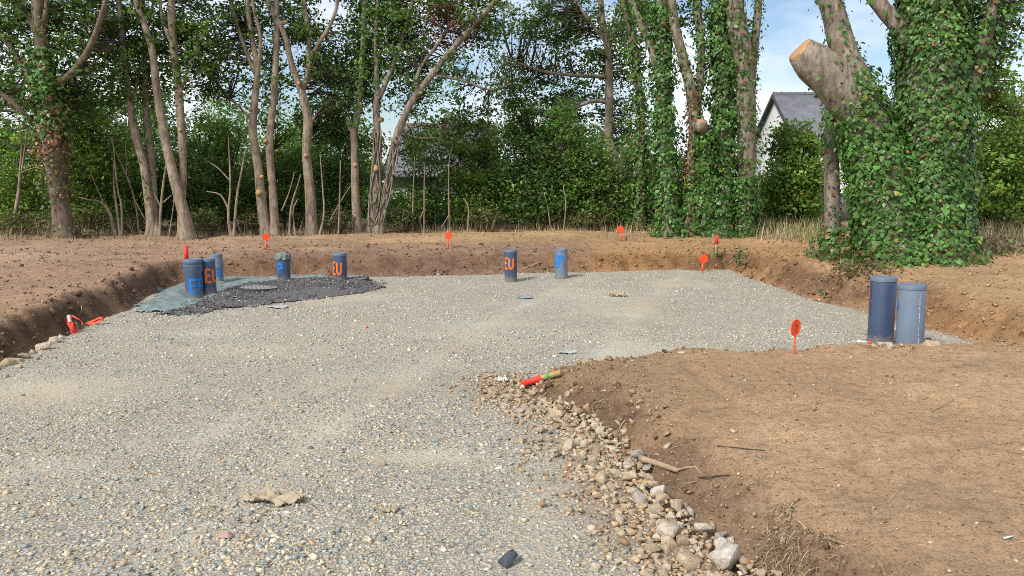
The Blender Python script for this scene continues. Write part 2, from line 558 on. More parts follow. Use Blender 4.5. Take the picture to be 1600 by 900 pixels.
def mat_slate():
    m, nt, b = new_mat('slate_roof')
    v = coords(nt)
    br = nd(nt, 'TexBrick')
    br.inputs['Color1'].default_value = (0.115, 0.118, 0.135, 1); br.inputs['Color2'].default_value = (0.14, 0.14, 0.16, 1)
    br.inputs['Mortar'].default_value = (0.085, 0.087, 0.10, 1)
    br.inputs['Scale'].default_value = 7.0; br.inputs['Mortar Size'].default_value = 0.006
    mp = nd(nt, 'Mapping'); mp.inputs['Rotation'].default_value = (math.radians(60), 0, 0)
    nt.links.new(v, mp.inputs['Vector']); nt.links.new(mp.outputs['Vector'], br.inputs['Vector'])
    g = ramp(nt, noise(nt, v, 1.6, 6, 0.7), [(0.35, 0.8), (0.7, 1.35)])
    c = mixc(nt, 1.0, br.outputs['Color'], g, 'MULTIPLY')
    nt.links.new(c, b.inputs['Base Color'])
    b.inputs['Roughness'].default_value = 0.6
    return m


M_slate = mat_slate()

# ------------------------------------------------------------------ terrain
pad_px = [(-700, 905), (-420, 770), (-200, 668), (0, 577), (60, 545), (108, 522), (160, 497), (205, 484), (235, 462), (285, 442), (345, 433),
          (450, 432), (600, 433), (700, 430), (800, 427), (930, 424), (1060, 420), (1097, 424), (1138, 421), (1162, 430), (1205, 446),
          (1270, 468), (1335, 482), (1372, 498), (1460, 518), (1542, 541), (1500, 556), (1440, 562), (1240, 570), (1140, 570),
          (1060, 562), (965, 576), (880, 580), (806, 602), (842, 628), (900, 652), (945, 692), (985, 752), (1040, 816), (1105, 868), (1165, 908), (1290, 1010)]
pad = np.array([G(u, v)[:2] for u, v in pad_px])
pad = np.concatenate([pad, [[1.6, 0.5], [2.0, -8.0], [-9.0, -8.0], [-8.0, -1.0]]])


def sdist(x, y, poly):
    """signed distance to a polygon, positive outside"""
    x = np.asarray(x, float); y = np.asarray(y, float)
    best = np.full(x.shape, 1e18); inside = np.zeros(x.shape, bool)
    n = len(poly)
    for i in range(n):
        ax, ay = poly[i]; bx, by = poly[(i + 1) % n]
        ex, ey = bx - ax, by - ay
        t = np.clip(((x - ax) * ex + (y - ay) * ey) / (ex * ex + ey * ey + 1e-12), 0, 1)
        best = np.minimum(best, (x - ax - t * ex) ** 2 + (y - ay - t * ey) ** 2)
        c = (ay > y) != (by > y)
        if ey != 0:
            inside ^= c & (x < (y - ay) / ey * ex + ax)
    d = np.sqrt(best)
    return np.where(inside, -d, d)


def idw(x, y, ctrl, p=2.2):
    num, den = 0.0, 0.0
    for cx, cy, *val in ctrl:
        w = 1.0 / (((x - cx) ** 2 + (y - cy) ** 2) ** (p / 2) + 0.15)
        num = num + w[..., None] * np.array(val); den = den + w
    return num / den[..., None]


def pxc(u, v, z, *val):
    g = G(u, v, z); return (g[0], g[1]) + val


# control points: height above the gravel, width of the bank's slope
HC = [pxc(40, 470, .3, 0.34, 0.27), pxc(-200, 560, .3, 0.34, 0.30), pxc(-500, 750, .3, 0.32, 0.30), pxc(200, 430, .3, 0.34, 0.30), pxc(320, 400, .3, 0.33, 0.4),
      pxc(500, 400, .3, 0.30, 1.3), pxc(700, 395, .3, 0.28, 1.8), pxc(850, 395, .3, 0.29, 1.2), pxc(1000, 400, .3, 0.34, 0.45),
      pxc(1130, 395, .3, 0.33, 0.5), pxc(1230, 420, .35, 0.36, 0.55), pxc(1330, 440, .35, 0.36, 0.75), pxc(1480, 440, .4, 0.42, 1.1),
      pxc(1590, 480, .35, 0.36, 0.8), pxc(1590, 560, .2, 0.22, 0.3), pxc(1420, 580, .2, 0.19, 0.28), pxc(1240, 580, .2, 0.19, 0.28),
      pxc(1050, 590, .2, 0.18, 0.35), pxc(900, 590, .05, 0.10, 0.3), pxc(960, 640, .1, 0.17, 0.45), pxc(1150, 720, .2, 0.21, 0.65),
      pxc(1300, 850, .2, 0.22, 0.55), pxc(1500, 700, .2, 0.24, 0.5), (3.0, 0.0, 0.22, 0.5), (6.0, 3.0, 0.26, 0.5),
      (0.0, 18.0, 0.38, 1.0), (-10.0, 16.0, 0.38, 1.0), (10.0, 15.0, 0.48, 1.0), (6.2, 11.3, 0.50, 1.0), (0.0, 26.0, 0.40, 1.0), (14, 22, 0.5, 1.0)]


RUTS = [(np.array([G(u, v, .2)[:2] for u, v in px]), dep, wd) for px, dep, wd in (
    ([(1085, 576), (1112, 602), (1150, 624), (1200, 652)], .03, .05), ([(1300, 712), (1400, 704), (1500, 697), (1640, 685)], .02, .06),
    ([(1000, 640), (1060, 650), (1120, 668)], .02, .05), ([(-60, 418), (100, 412), (220, 402)], .05, .12), ([(-80, 450), (60, 440), (180, 428)], .04, .10), ([(520, 385), (700, 381), (880, 378)], .05, .16))]


def gravel_z(x, y):
    return 0.024 * fbm(x, y, None, 0.8, 3, 5) + 0.013 * fbm(x, y, None, 4.0, 4, 6, .6)


def earth_z(x, y, full=False):
    x = np.asarray(x, float); y = np.asarray(y, float)
    d = sdist(x, y, pad)
    near = np.clip(1.6 - 0.05 * np.hypot(x, y - 8), 0, 1)
    dn = d + near * (0.15 * fbm(x, y, None, 1.3, 4, 11) + 0.10 * fbm(x, y, None, 6.0, 3, 12, 0.6))
    hw = idw(x, y, HC)
    H, W = hw[..., 0], hw[..., 1]
    t = sstep(-0.06, W, dn)
    H2 = H + 0.06 * fbm(x, y, None, 0.55, 3, 21) + near * 0.022 * fbm(x, y, None, 2.6, 4, 22)
    # machine ruts on the far strip and the left side
    rut = np.sin((y - 0.12 * x) * 4.2 + 1.5 * fbm(x, y, None, 0.5, 2, 25)) * sstep(13.5, 15, y) * sstep(21, 18, y)
    H2 = H2 + 0.018 * rut
    for line, dep, wd in RUTS:
        best = np.full(x.shape, 1e9)
        for (ax, ay), (bx, by) in zip(line[:-1], line[1:]):
            ex, ey = bx - ax, by - ay
            tt_ = np.clip(((x - ax) * ex + (y - ay) * ey) / (ex * ex + ey * ey), 0, 1)
            best = np.minimum(best, np.hypot(x - ax - tt_ * ex, y - ay - tt_ * ey))
        H2 = H2 - dep * (np.exp(-(best / wd) ** 2) - .5 * np.exp(-((best - 2 * wd) / wd) ** 2))
    worked = 1 + 1.3 * sstep(6.5, 8.5, np.hypot(np.minimum(x - 1.5, 0) * 1.2, y))      # left and far soil is churned, the near right is rolled flat
    rough = near * worked * (0.014 * fbm(x, y * 1.5, None, 8.0, 4, 23, 0.62) + 0.012 * np.abs(fbm(x, y, None, 19.0, 3, 24, 0.65)))
    bank = np.clip(4 * t * (1 - t), 0, 1)
    lump = near * bank * (0.075 * fbm(x, y, None, 5.0, 3, 26, 0.6) + 0.035 * np.abs(fbm(x, y, None, 12.0, 3, 27, 0.65)) - 0.012)
    z = -0.09 + (H2 + 0.09) * t + lump + rough * (0.7 + 1.4 * bank) * sstep(-0.2, 0.15, dn)
    far = sstep(60, 200, np.hypot(x, y))
    z = z * (1 - far) + 0.3 * far
    if full: return z, dn, t, bank, W
    return z


def ground_z(x, y):
    x = np.atleast_1d(np.asarray(x, float)); y = np.atleast_1d(np.asarray(y, float))
    ze = earth_z(x, y)
    zg = np.where(sdist(x, y, pad) < 0.25, gravel_z(x, y), -9)
    return np.maximum(ze, zg)


def gz(x, y): return float(ground_z(x, y)[0])


def hit(u, v, z0=0.2):
    """ground point under photo pixel (u, v)"""
    d = ray(u, v)
    t = np.arange(1.2, 26, .02) / d[1]
    p = d * t[:, None] + np.array([0, 0, CAM_Z])
    k = int(np.argmax(p[:, 2] <= ground_z(p[:, 0], p[:, 1])))
    return np.array([p[k, 0], p[k, 1], gz(p[k, 0], p[k, 1])])


def axis(lo, hi, step, far):
    a = np.arange(lo, hi + step, step)
    g = [far * 0]
    out, s, cur = [], step, 0.0
    while cur < far:
        s *= 1.22; cur += s; out.append(cur)
    out = np.array(out)
    return np.concatenate([lo - out[::-1], a, hi + out])


xs = axis(-10.5, 10.5, 0.055, 900)
ys = axis(1.4, 20.0, 0.055, 900)
X, Yg = np.meshgrid(xs, ys)
ze, dn, tt, bank, Wd = earth_z(X.ravel(), Yg.ravel(), True)
# colour of the soil itself, by place
SC = [pxc(1300, 700, .2, .36, .232, .143), pxc(1500, 850, .2, .35, .228, .142), pxc(1100, 600, .2, .345, .222, .135), pxc(1500, 580, .2, .37, .24, .15),
      pxc(950, 600, .1, .25, .165, .10), pxc(60, 440, .3, .275, .172, .118), pxc(200, 400, .3, .285, .18, .125), pxc(30, 400, .3, .31, .205, .145), pxc(500, 400, .3, .225, .142, .105),
      pxc(700, 398, .3, .215, .135, .102), pxc(850, 392, .3, .225, .142, .105), pxc(700, 374, .3, .36, .235, .135), pxc(850, 366, .3, .39, .26, .15),
      pxc(400, 374, .3, .32, .21, .14), pxc(1000, 398, .3, .35, .205, .095), pxc(1150, 395, .3, .36, .21, .105), pxc(1240, 385, .3, .35, .21, .115),
      pxc(1500, 430, .4, .37, .235, .135), pxc(1590, 440, .4, .38, .245, .145), pxc(1590, 500, .3, .33, .20, .11),
      (0, 24, .10, .085, .05), (-12, 21, .09, .08, .045), (12, 20, .30, .24, .12), (10, 26, .28, .25, .11)]
SC = [(c[0], c[1], c[2] * 1.16, c[3] * 1.18, c[4] * 1.13) for c in SC]
cs = idw(X.ravel(), Yg.ravel(), SC, 2.6)
# freshly cut, moister soil in the banks (left bank and beside the big tree)
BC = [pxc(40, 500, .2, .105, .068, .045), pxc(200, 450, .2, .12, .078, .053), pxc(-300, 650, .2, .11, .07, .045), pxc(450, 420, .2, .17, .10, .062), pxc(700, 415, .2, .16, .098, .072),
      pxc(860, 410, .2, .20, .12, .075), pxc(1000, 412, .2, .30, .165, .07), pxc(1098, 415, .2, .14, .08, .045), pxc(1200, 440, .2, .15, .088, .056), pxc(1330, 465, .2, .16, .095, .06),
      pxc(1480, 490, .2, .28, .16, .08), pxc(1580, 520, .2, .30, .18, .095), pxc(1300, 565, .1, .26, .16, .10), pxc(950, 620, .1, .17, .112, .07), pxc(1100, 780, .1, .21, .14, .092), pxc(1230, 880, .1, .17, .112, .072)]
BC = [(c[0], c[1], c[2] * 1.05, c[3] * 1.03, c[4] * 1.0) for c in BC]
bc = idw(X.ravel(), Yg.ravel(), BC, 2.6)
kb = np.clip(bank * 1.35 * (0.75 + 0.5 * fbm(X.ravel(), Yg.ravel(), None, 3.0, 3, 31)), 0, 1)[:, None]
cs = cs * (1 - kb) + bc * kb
cs *= (1 + 0.16 * fbm(X.ravel(), Yg.ravel(), None, 1.1, 4, 33) + 0.16 * fbm(X.ravel(), Yg.ravel() * 2.2, None, .5, 4, 34))[:, None]
far_green = sstep(21.5, 26, Yg.ravel())[:, None]
cs = cs * (1 - far_green) + np.array([.07, .08, .03]) * far_green
nx = len(xs)
i = (np.arange(len(ys) - 1)[:, None] * nx + np.arange(nx - 1)[None]).ravel()
F = np.stack([i, i + 1, i + nx + 1, i + nx], -1)
ctr_in = (dn.reshape(len(ys), nx))
keep = ~((ctr_in[:-1, :-1] < -0.45) & (ctr_in[1:, 1:] < -0.45)).ravel()       # nothing of the soil sheet deep under the gravel
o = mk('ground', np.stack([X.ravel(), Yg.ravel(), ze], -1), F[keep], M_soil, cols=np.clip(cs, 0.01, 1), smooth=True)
tag(o, 'bare brown levelled soil around the sunken gravel area', None, None, 'structure')

# gravel sheet
gx = np.arange(-9.6, 8.2, 0.06); gy = np.arange(-2.0, 14.6, 0.06)
X, Yg = np.meshgrid(gx, gy)
dg = sdist(X.ravel(), Yg.ravel(), pad)


rub_px = [(790, 600), (835, 628), (880, 640), (915, 665), (945, 700), (975, 750), (1015, 800), (1060, 845), (1115, 885), (1170, 930), (1300, 1050)]
rub_w = np.array([G(u, v)[:2] for u, v in rub_px])


def rubble_prox(x, y):
    """1 on the line of the rubble strip, fading over a few decimetres"""
    best = np.full(np.shape(x), 1e9)
    for (ax, ay), (bx, by) in zip(rub_w[:-1], rub_w[1:]):
        ex, ey = bx - ax, by - ay
        t = np.clip(((x - ax) * ex + (y - ay) * ey) / (ex * ex + ey * ey), 0, 1)
        best = np.minimum(best, np.hypot(x - ax - t * ex, y - ay - t * ey))
    return np.exp(-(best / .30) ** 2)


def dustf(x, y):
    """share of fine dust between the stones"""
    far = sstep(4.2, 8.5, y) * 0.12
    pt = sstep(0.02, 0.45, fbm(x, y, None, 0.75, 4, 41))
    c = G(670, 715); p1 = np.exp(-(((x - c[0]) / 0.30) ** 2 + ((y - c[1]) / 0.14) ** 2))
    c = G(60, 610); p2 = np.exp(-(((x - c[0]) / 0.7) ** 2 + ((y - c[1]) / 0.45) ** 2))
    c = G(380, 545); p3 = np.exp(-(((x - c[0]) / 0.7) ** 2 + ((y - c[1]) / 0.3) ** 2))
    tr = sum(np.exp(-((x - x0 - .10 * y - .012 * y * y) / .16) ** 2) for x0 in (-1.9, -.35)) * .28      # faint wheel tracks
    return np.clip(0.05 + far + tr + 0.36 * pt + 0.85 * p1 + 0.7 * p2 + 0.4 * p3, 0, 1)


dz = dustf(X.ravel(), Yg.ravel())
nx = len(gx)
i = (np.arange(len(gy) - 1)[:, None] * nx + np.arange(nx - 1)[None]).ravel()
F = np.stack([i, i + 1, i + nx + 1, i + nx], -1)
F = F[(dg[F] < 0.25).all(1)]
used = np.unique(F); re = np.full(len(dg), -1); re[used] = np.arange(len(used))
V = np.stack([X.ravel(), Yg.ravel(), gravel_z(X.ravel(), Yg.ravel()) - .12 * sstep(-.02, .2, dg)], -1)[used]
o = mk('gravel_bed', V, re[F], M_gravel, cols=np.stack([dz[used], np.clip(rubble_prox(V[:, 0], V[:, 1]) * 1.1, 0, 1), dz[used] * 0], -1), smooth=True)
tag(o, 'pale compacted gravel bed of the future access road', None, None, 'structure')

# ------------------------------------------------------------------ loose stones
def ico():
    t = (1 + 5 ** 0.5) / 2
    v = np.array([[-1, t, 0], [1, t, 0], [-1, -t, 0], [1, -t, 0], [0, -1, t], [0, 1, t], [0, -1, -t], [0, 1, -t], [t, 0, -1], [t, 0, 1], [-t, 0, -1], [-t, 0, 1]])
    f = np.array([[0, 11, 5], [0, 5, 1], [0, 1, 7], [0, 7, 10], [0, 10, 11], [1, 5, 9], [5, 11, 4], [11, 10, 2], [10, 7, 6], [7, 1, 8],
                  [3, 9, 4], [3, 4, 2], [3, 2, 6], [3, 6, 8], [3, 8, 9], [4, 9, 5], [2, 4, 11], [6, 2, 10], [8, 6, 7], [9, 8, 1]])
    return v / np.linalg.norm(v[0]), f


ICO_V, ICO_F = ico()
CUBE_V = np.array([[x, y, z] for x in (-1, 1) for y in (-1, 1) for z in (-1, 1)], float) * 0.62
CUBE_F = np.array([[0, 1, 3], [0, 3, 2], [4, 6, 7], [4, 7, 5], [0, 4, 5], [0, 5, 1], [2, 3, 7], [2, 7, 6], [0, 2, 6], [0, 6, 4], [1, 5, 7], [1, 7, 3]])


def rot_z(a):
    c, s = np.cos(a), np.sin(a); o = np.zeros_like(a); l = np.ones_like(a)
    return np.stack([np.stack([c, -s, o], -1), np.stack([s, c, o], -1), np.stack([o, o, l], -1)], -2)


def rot_x(a):
    c, s = np.cos(a), np.sin(a); o = np.zeros_like(a); l = np.ones_like(a)
    return np.stack([np.stack([l, o, o], -1), np.stack([o, c, -s], -1), np.stack([o, s, c], -1)], -2)


def stones_geo(pos, size, base, cols, flat=0.62, jit=0.28, tilt=0.45):
    bv, bf = base
    n = len(pos); k = len(bv)
    v = bv[None] * (1 + jit * rng.normal(size=(n, k, 1))) + 0.20 * rng.normal(size=(n, k, 3))
    sc = np.stack([rng.uniform(0.75, 1.35, n), rng.uniform(0.65, 1.05, n), rng.uniform(flat * 0.7, flat * 1.3, n)], -1)
    v = v * sc[:, None] * (size[:, None, None] * 0.5)
    R = rot_z(rng.uniform(0, 6.283, n)) @ rot_x(rng.normal(0, tilt, n)) @ rot_z(rng.uniform(0, 6.283, n))
    v = np.einsum('nij,nkj->nki', R, v) + pos[:, None]
    f = bf[None] + (np.arange(n) * k)[:, None, None]
    return v.reshape(-1, 3), f.reshape(-1, 3), np.repeat(cols, k, 0)


PAL = np.array([1.19, 1.17, 1.06]) * np.array([[.215, .25, .285], [.28, .305, .32], [.36, .355, .335], [.44, .395, .32], [.40, .315, .215], [.50, .455, .38], [.33, .22, .145], [.14, .15, .165], [.46, .36, .27]])


def pick_cols(n, w, var=0.16):
    w = np.array(w, float); w /= w.sum()
    c = PAL[rng.choice(len(PAL), n, p=w)]
    return np.clip(c * (1 + rng.normal(0, var, (n, 1))), 0.03, 0.8)


def scatter(n, x0, x1, y0, y1):
    return rng.uniform(x0, x1, n), rng.uniform(y0, y1, n)


def in_view(x, y, margin=1.2):
    return (np.abs(x) < 0.70 * y + margin)


gm = MB()
for (y0, y1, dens, base, smin, smax, sig) in ((1.6, 3.6, 4400, (CUBE_V, CUBE_F), .006, .034, .46), (3.6, 5.4, 2600, (CUBE_V, CUBE_F), .008, .034, .44),
                                              (5.4, 8.0, 1050, (CUBE_V, CUBE_F), .010, .038, .40), (8.0, 13.6, 490, (CUBE_V, CUBE_F), .014, .045, .36)):
    x0, x1 = -0.75 * y1 - 1, 0.75 * y1 + 1
    n = int(dens * (x1 - x0) * (y1 - y0))
    x, y = scatter(n, x0, x1, y0, y1)
    k = in_view(x, y, 0.8)
    x, y = x[k], y[k]
    du = dustf(x, y)
    cl = 0.5 + 0.9 * fbm(x, y, None, 1.6, 4, 51)
    k = rng.random(len(x)) < np.clip((1.05 - 1.1 * du) * (0.45 + 0.8 * cl), 0.05, 1)
    x, y, = x[k], y[k]
    d = sdist(x, y, pad)
    k = d < rng.normal(0.0, 0.06, len(d))
    x, y = x[k], y[k]
    coarse = 1 + 0.35 * fbm(x, y, None, 0.9, 3, 52)
    s = np.clip(np.exp(rng.normal(math.log(0.0120) + 0.42 * sstep(4, 9, y), sig, len(x))) * coarse, smin, smax)
    z = gravel_z(x, y) + s * rng.uniform(-0.22, 0.13, len(x))
    tanb = sstep(-0.1, 0.5, fbm(x, y, None, 0.6, 3, 53))
    cA = pick_cols(len(x), [1.2, 1.5, 1.6, 1.5, 1.0, .8, .5, .3, .7])
    cB = pick_cols(len(x), [.6, .8, 1.0, 1.6, 1.4, 1.1, .8, .25, 1.2])
    pick = rng.random(len(x)) < 0.28 + 0.7 * tanb + rubble_prox(x, y)
    c = np.where(pick[:, None], cB, cA)
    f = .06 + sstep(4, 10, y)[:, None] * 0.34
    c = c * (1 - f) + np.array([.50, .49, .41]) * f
    f = rubble_prox(x, y)[:, None] * .5
    c = c * (1 - f) + np.array([.36, .28, .19]) * rng.uniform(.8, 1.3, (len(x), 1)) * f
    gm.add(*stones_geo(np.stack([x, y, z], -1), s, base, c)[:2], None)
    gm.C.append(np.repeat(c, len(base[0]), 0))
# coarser tan chips between the rubble
x, y = scatter(26000, -.6, 2.2, 2.0, 6.2)
k = rng.random(len(x)) < rubble_prox(x, y) * .5; x, y = x[k], y[k]
d = sdist(x, y, pad); k = d < .12; x, y = x[k], y[k]
s = np.clip(np.exp(rng.normal(math.log(.026), .34, len(x))), .012, .05)
c = pick_cols(len(x), [.2, .25, .5, 1.4, 2, 1.1, .6, .1, 1.6]) * np.array([.80, .74, .67])
gm.add(*stones_geo(np.stack([x, y, ground_z(x, y) + s * rng.uniform(0, .35, len(x))], -1), s, (CUBE_V, CUBE_F), c)[:2], None)
gm.C.append(np.repeat(c, 8, 0))
o = gm.build('gravel', M_stone)
tag(o, 'loose grey, blue and tan gravel stones covering the bed', None, None, 'stuff')


# larger broken rocks: individuals
def rock_mesh(seed, elong=1.0, pts=12):
    """angular broken stone: convex hull of a few random points"""
    r = np.random.default_rng(seed)
    v = r.normal(size=(pts, 3)); v /= np.linalg.norm(v, axis=1)[:, None]
    v *= r.uniform(.72, 1.05, (pts, 1))
    v = np.sign(v) * np.abs(v) ** .82
    v *= np.array([r.uniform(.95, 1.35) * elong, r.uniform(.75, 1.0), r.uniform(.55, .8)])
    bm = bmesh.new()
    for p in v: bm.verts.new(p)
    g = bmesh.ops.convex_hull(bm, input=bm.verts)
    bmesh.ops.delete(bm, geom=[e for e in set(g['geom_interior'] + g['geom_unused']) if isinstance(e, bmesh.types.BMVert)], context='VERTS')
    bmesh.ops.bevel(bm, geom=list(bm.edges), offset=.012, segments=1, affect='EDGES', clamp_overlap=True)
    bmesh.ops.triangulate(bm, faces=bm.faces)
    bm.verts.index_update()
    v = np.array([q.co[:] for q in bm.verts]); f = np.array([[q.index for q in fa.verts] for fa in bm.faces])
    bm.free()
    v /= (v.max(0) - v.min(0)).max()
    return v, f


ROCKS = []
for s in range(14):
    v, f = rock_mesh(100 + s)
    r = np.random.default_rng(300 + s)
    base = np.array([(.44, .335, .225), (.47, .385, .285), (.39, .305, .215), (.50, .42, .32), (.33, .25, .17), (.45, .35, .24), (.36, .315, .265)][s % 7])
    ROCKS.append((v, f, base))
ROCK_MESH = [mk('rock', v, f, M_rock, cols=np.broadcast_to(c, (len(v), 3)), link=False) for v, f, c in ROCKS]
ROCK_LABEL = 'angular tan broken stone in the rubble strip beside the soil bank'


def put_rock(k, pos, size, label, group, rz=None, tilt=0.35, sink=0.22, mesh=None):
    o = bpy.data.objects.new('rock', mesh or ROCK_MESH[k % len(ROCK_MESH)])
    COL.objects.link(o)
    o.scale = (size,) * 3
    o.rotation_euler = (random.gauss(0, tilt), random.gauss(0, tilt), random.uniform(0, 6.28) if rz is None else rz)
    o.location = (pos[0], pos[1], pos[2] + size * (0.30 - sink))
    tag(o, label, 'rock', group)
    return o


random.seed(5)
edge_px = [(790, 604), (835, 632), (872, 645), (905, 668), (935, 705), (965, 752), (1000, 797), (1045, 845), (1095, 888), (1150, 930)]
edge_w = np.array([G(u, v)[:2] for u, v in edge_px])
seglen = np.linalg.norm(np.diff(edge_w, axis=0), axis=1); cum = np.concatenate([[0], np.cumsum(seglen)])
KEEP_OFF = [(G(u, v)[:2], s_ * .62) for u, v, s_ in ((1027, 775, .15), (925, 733, .16), (1045, 838, .17), (1100, 832, .14), (1135, 885, .22), (1075, 885, .16), (1128, 862, .12), (845, 600, .2), (820, 606, .12))]
placed = []
tries = 0
while len(placed) < 285 and tries < 30000:
    tries += 1
    t = random.random() ** 0.75 * cum[-1]
    k = min(np.searchsorted(cum, t, 'right') - 1, len(seglen) - 1)
    p = edge_w[k] + (edge_w[k + 1] - edge_w[k]) * (t - cum[k]) / seglen[k]
    tdir = (edge_w[k + 1] - edge_w[k]) / seglen[k]
    nrm = np.array([tdir[1], -tdir[0]])
    if nrm[0] > 0: nrm = -nrm
    off = random.gauss(0.0, 0.13) if random.random() < .8 else random.gauss(0.22, 0.15)
    p = p + nrm * off
    near = 1 - abs(off) * 1.7
    size = min(max(0.035, random.lognormvariate(math.log(0.066 * max(.5, near)), 0.38)), 0.13)
    if any((p[0] - q[0]) ** 2 + (p[1] - q[1]) ** 2 < ((size + s_) * 0.37) ** 2 for q, s_ in placed + KEEP_OFF): continue
    placed.append((p, size))
    where = ('at its far end below the fallen stake' if t < cum[3] else 'level with the dead branch' if t < cum[6] else 'at its near end among the boulders')
    look = 'fist-sized tan stone' if size > .075 else 'small tan stone'
    if off > .2: look, where = 'stray tan stone', 'out on the gravel left of the rubble strip'
    lab = look + (' in the rubble strip ' if off <= .2 else ' ') + where
    put_rock(random.randrange(14), (p[0], p[1], gz(p[0], p[1])), size, lab, lab.replace('stone', 'stones', 1), sink=random.uniform(.06, .26))


def unique_rock(u, v, size, seed, col, label, elong=1.0, sink=0.2, rz=0.3, tilt=0.15, patch=None):
    vv, ff = rock_mesh(seed, elong)
    c = np.broadcast_to(np.array(col), vv.shape).copy()
    if patch is not None:
        k = sstep(-0.1, 0.25, fbm(vv[:, 0] * 4, vv[:, 1] * 4, vv[:, 2] * 4, 1.0, 2, seed) + vv[:, 2])
        c = c * (1 - k[:, None]) + .85 * np.array(patch) * k[:, None]
    me = mk('rock', vv, ff, M_rock, cols=c, link=False)
    g = hit(u, v, 0.03)
    return put_rock(0, g, size * .70, label, None, rz, tilt, sink, me)


unique_rock(1027, 775, .15, 501, (.42, .33, .23), 'large white-faced block of stone just below the dead branch', 1.0, .12, 0.5, patch=(.66, .60, .52))
unique_rock(925, 733, .16, 502, (.43, .36, .28), 'wide low stone with a whitish top left of the dead branch', 1.3, .2, 0.1, patch=(.58, .52, .45))
unique_rock(1045, 838, .17, 503, (.45, .36, .26), 'tall pale tan stone standing in the middle of the rubble', 0.9, .1, 1.2, patch=(.56, .48, .38))
unique_rock(1100, 832, .14, 504, (.44, .37, .28), 'flat cream block lying against the bank beside a small grey slab', 1.3, .1, 0.0, patch=(.60, .53, .44))
unique_rock(1128, 838, .08, 505, (.26, .26, .27), 'small dark grey slab beside the cream block at the bank', 1.5, .2, 0.1)
unique_rock(1135, 885, .22, 506, (.44, .37, .29), 'biggest pale boulder in the rubble, lower end by the grass tuft', 1.1, .1, 0.8, patch=(.58, .52, .45))
unique_rock(1075, 885, .16, 507, (.43, .33, .23), 'tan angular boulder next to the biggest one at the photo bottom', 1.1, .12, 2.0)
unique_rock(350, 842, .13, 508, (.44, .32, .25), 'flat pinkish slab with a split across it, lying on the gravel below the rag', 1.3, .25, -.2)
unique_rock(1128, 862, .12, 509, (.47, .41, .34), 'rounded whitish stone above the biggest boulder in the rubble', .9, .1, 1.0, patch=(.60, .55, .48))
unique_rock(1065, 552, .10, 510, (.50, .45, .36), 'single pale stone lying on the gravel at the far rim of the soil', 1.3, .2, 0.0)
unique_rock(1003, 712, .09, 512, (.36, .30, .24), 'squat grey-brown stone at the left end of the dead branch', 1.1, .2, 0.4)
unique_rock(780, 733, .06, 513, (.62, .60, .55), 'small white stone alone on the gravel left of the rubble', 1.5, .25, 0.1)

# stones at the foot of the left bank and round the right-hand pipes
for (u, v, s) in ((8, 572, .16), (22, 566, .11), (38, 560, .10), (52, 553, .08), (68, 545, .17), (84, 536, .14), (95, 530, .09), (30, 575, .07), (12, 590, .06), (58, 562, .07)):
    g = hit(u, v, 0.02)
    put_rock(random.randrange(14), g, s, 'tan stone at the foot of the dark left-hand bank', 'stones along the foot of the left bank', sink=.2)
for (u, v, s) in ((1352, 523, .07), (1364, 534, .09), (1385, 538, .10), (1394, 528, .07), (1400, 535, .06), (1455, 540, .12), (1350, 531, .06), (1375, 541, .08), (1450, 530, .06), (1391, 545, .08)):
    g = hit(u, v, 0.0)
    put_rock(random.randrange(14), g, s, 'pale grey stone packed round the feet of the two tall pipes', 'stones round the tall pipes', sink=.2)

# charred lump
v, f = rock_mesh(900, 1.1)
g = hit(797, 882, 0.0)
o = mk('charred_lump', v * .085 + [0, 0, .028], f, M_char)
o.location = g; o.rotation_euler = (0.3, -0.5, 0.6)
tag(o, 'dark blue-black charred lump alone on the gravel at the bottom edge', 'lump')

# ------------------------------------------------------------------ soil crumbs, straw, roots
def soil_points(n, x0, x1, y0, y1, dmin=0.05, dmax=99):
    x, y = scatter(n, x0, x1, y0, y1)
    k = in_view(x, y, 1.0); x, y = x[k], y[k]
    d = sdist(x, y, pad); k = (d > dmin) & (d < dmax)
    return x[k], y[k], d[k]


cm = MB()
for (n, x0, x1, y0, y1, dmax, s0) in ((12000, 0, 7, 1.8, 6.6, 99, .0085), (18000, -9, 10, 6, 15, 99, .019), (6000, -8, 1, 4.5, 13.5, .5, .026), (6000, -2, 9, 6, 14.5, .75, .024), (2200, 0.2, 2.5, 1.9, 6, .4, .015), (6500, -11, 12, 12.4, 19, 99, .028)):
    x, y, d = soil_points(n, x0, x1, y0, y1, 0.02, dmax)
    k = rng.random(len(x)) < np.clip(0.55 + 0.9 * fbm(x, y, None, 2.0, 3, 61), 0.08, 1)
    x, y = x[k], y[k]
    s = np.clip(np.exp(rng.normal(math.log(s0), 0.5, len(x))), .004, .065)
    z = earth_z(x, y) + s * 0.12
    c = idw(x, y, SC, 2.6) * np.where(rng.random((len(x), 1)) < .2, rng.uniform(.32, .55, (len(x), 1)), rng.uniform(0.65, 1.15, (len(x), 1)))
    base = (CUBE_V, CUBE_F)
    gv, gf, gc = stones_geo(np.stack([x, y, z], -1), s, base, c, 0.8)
    cm.add(gv, gf, gc)
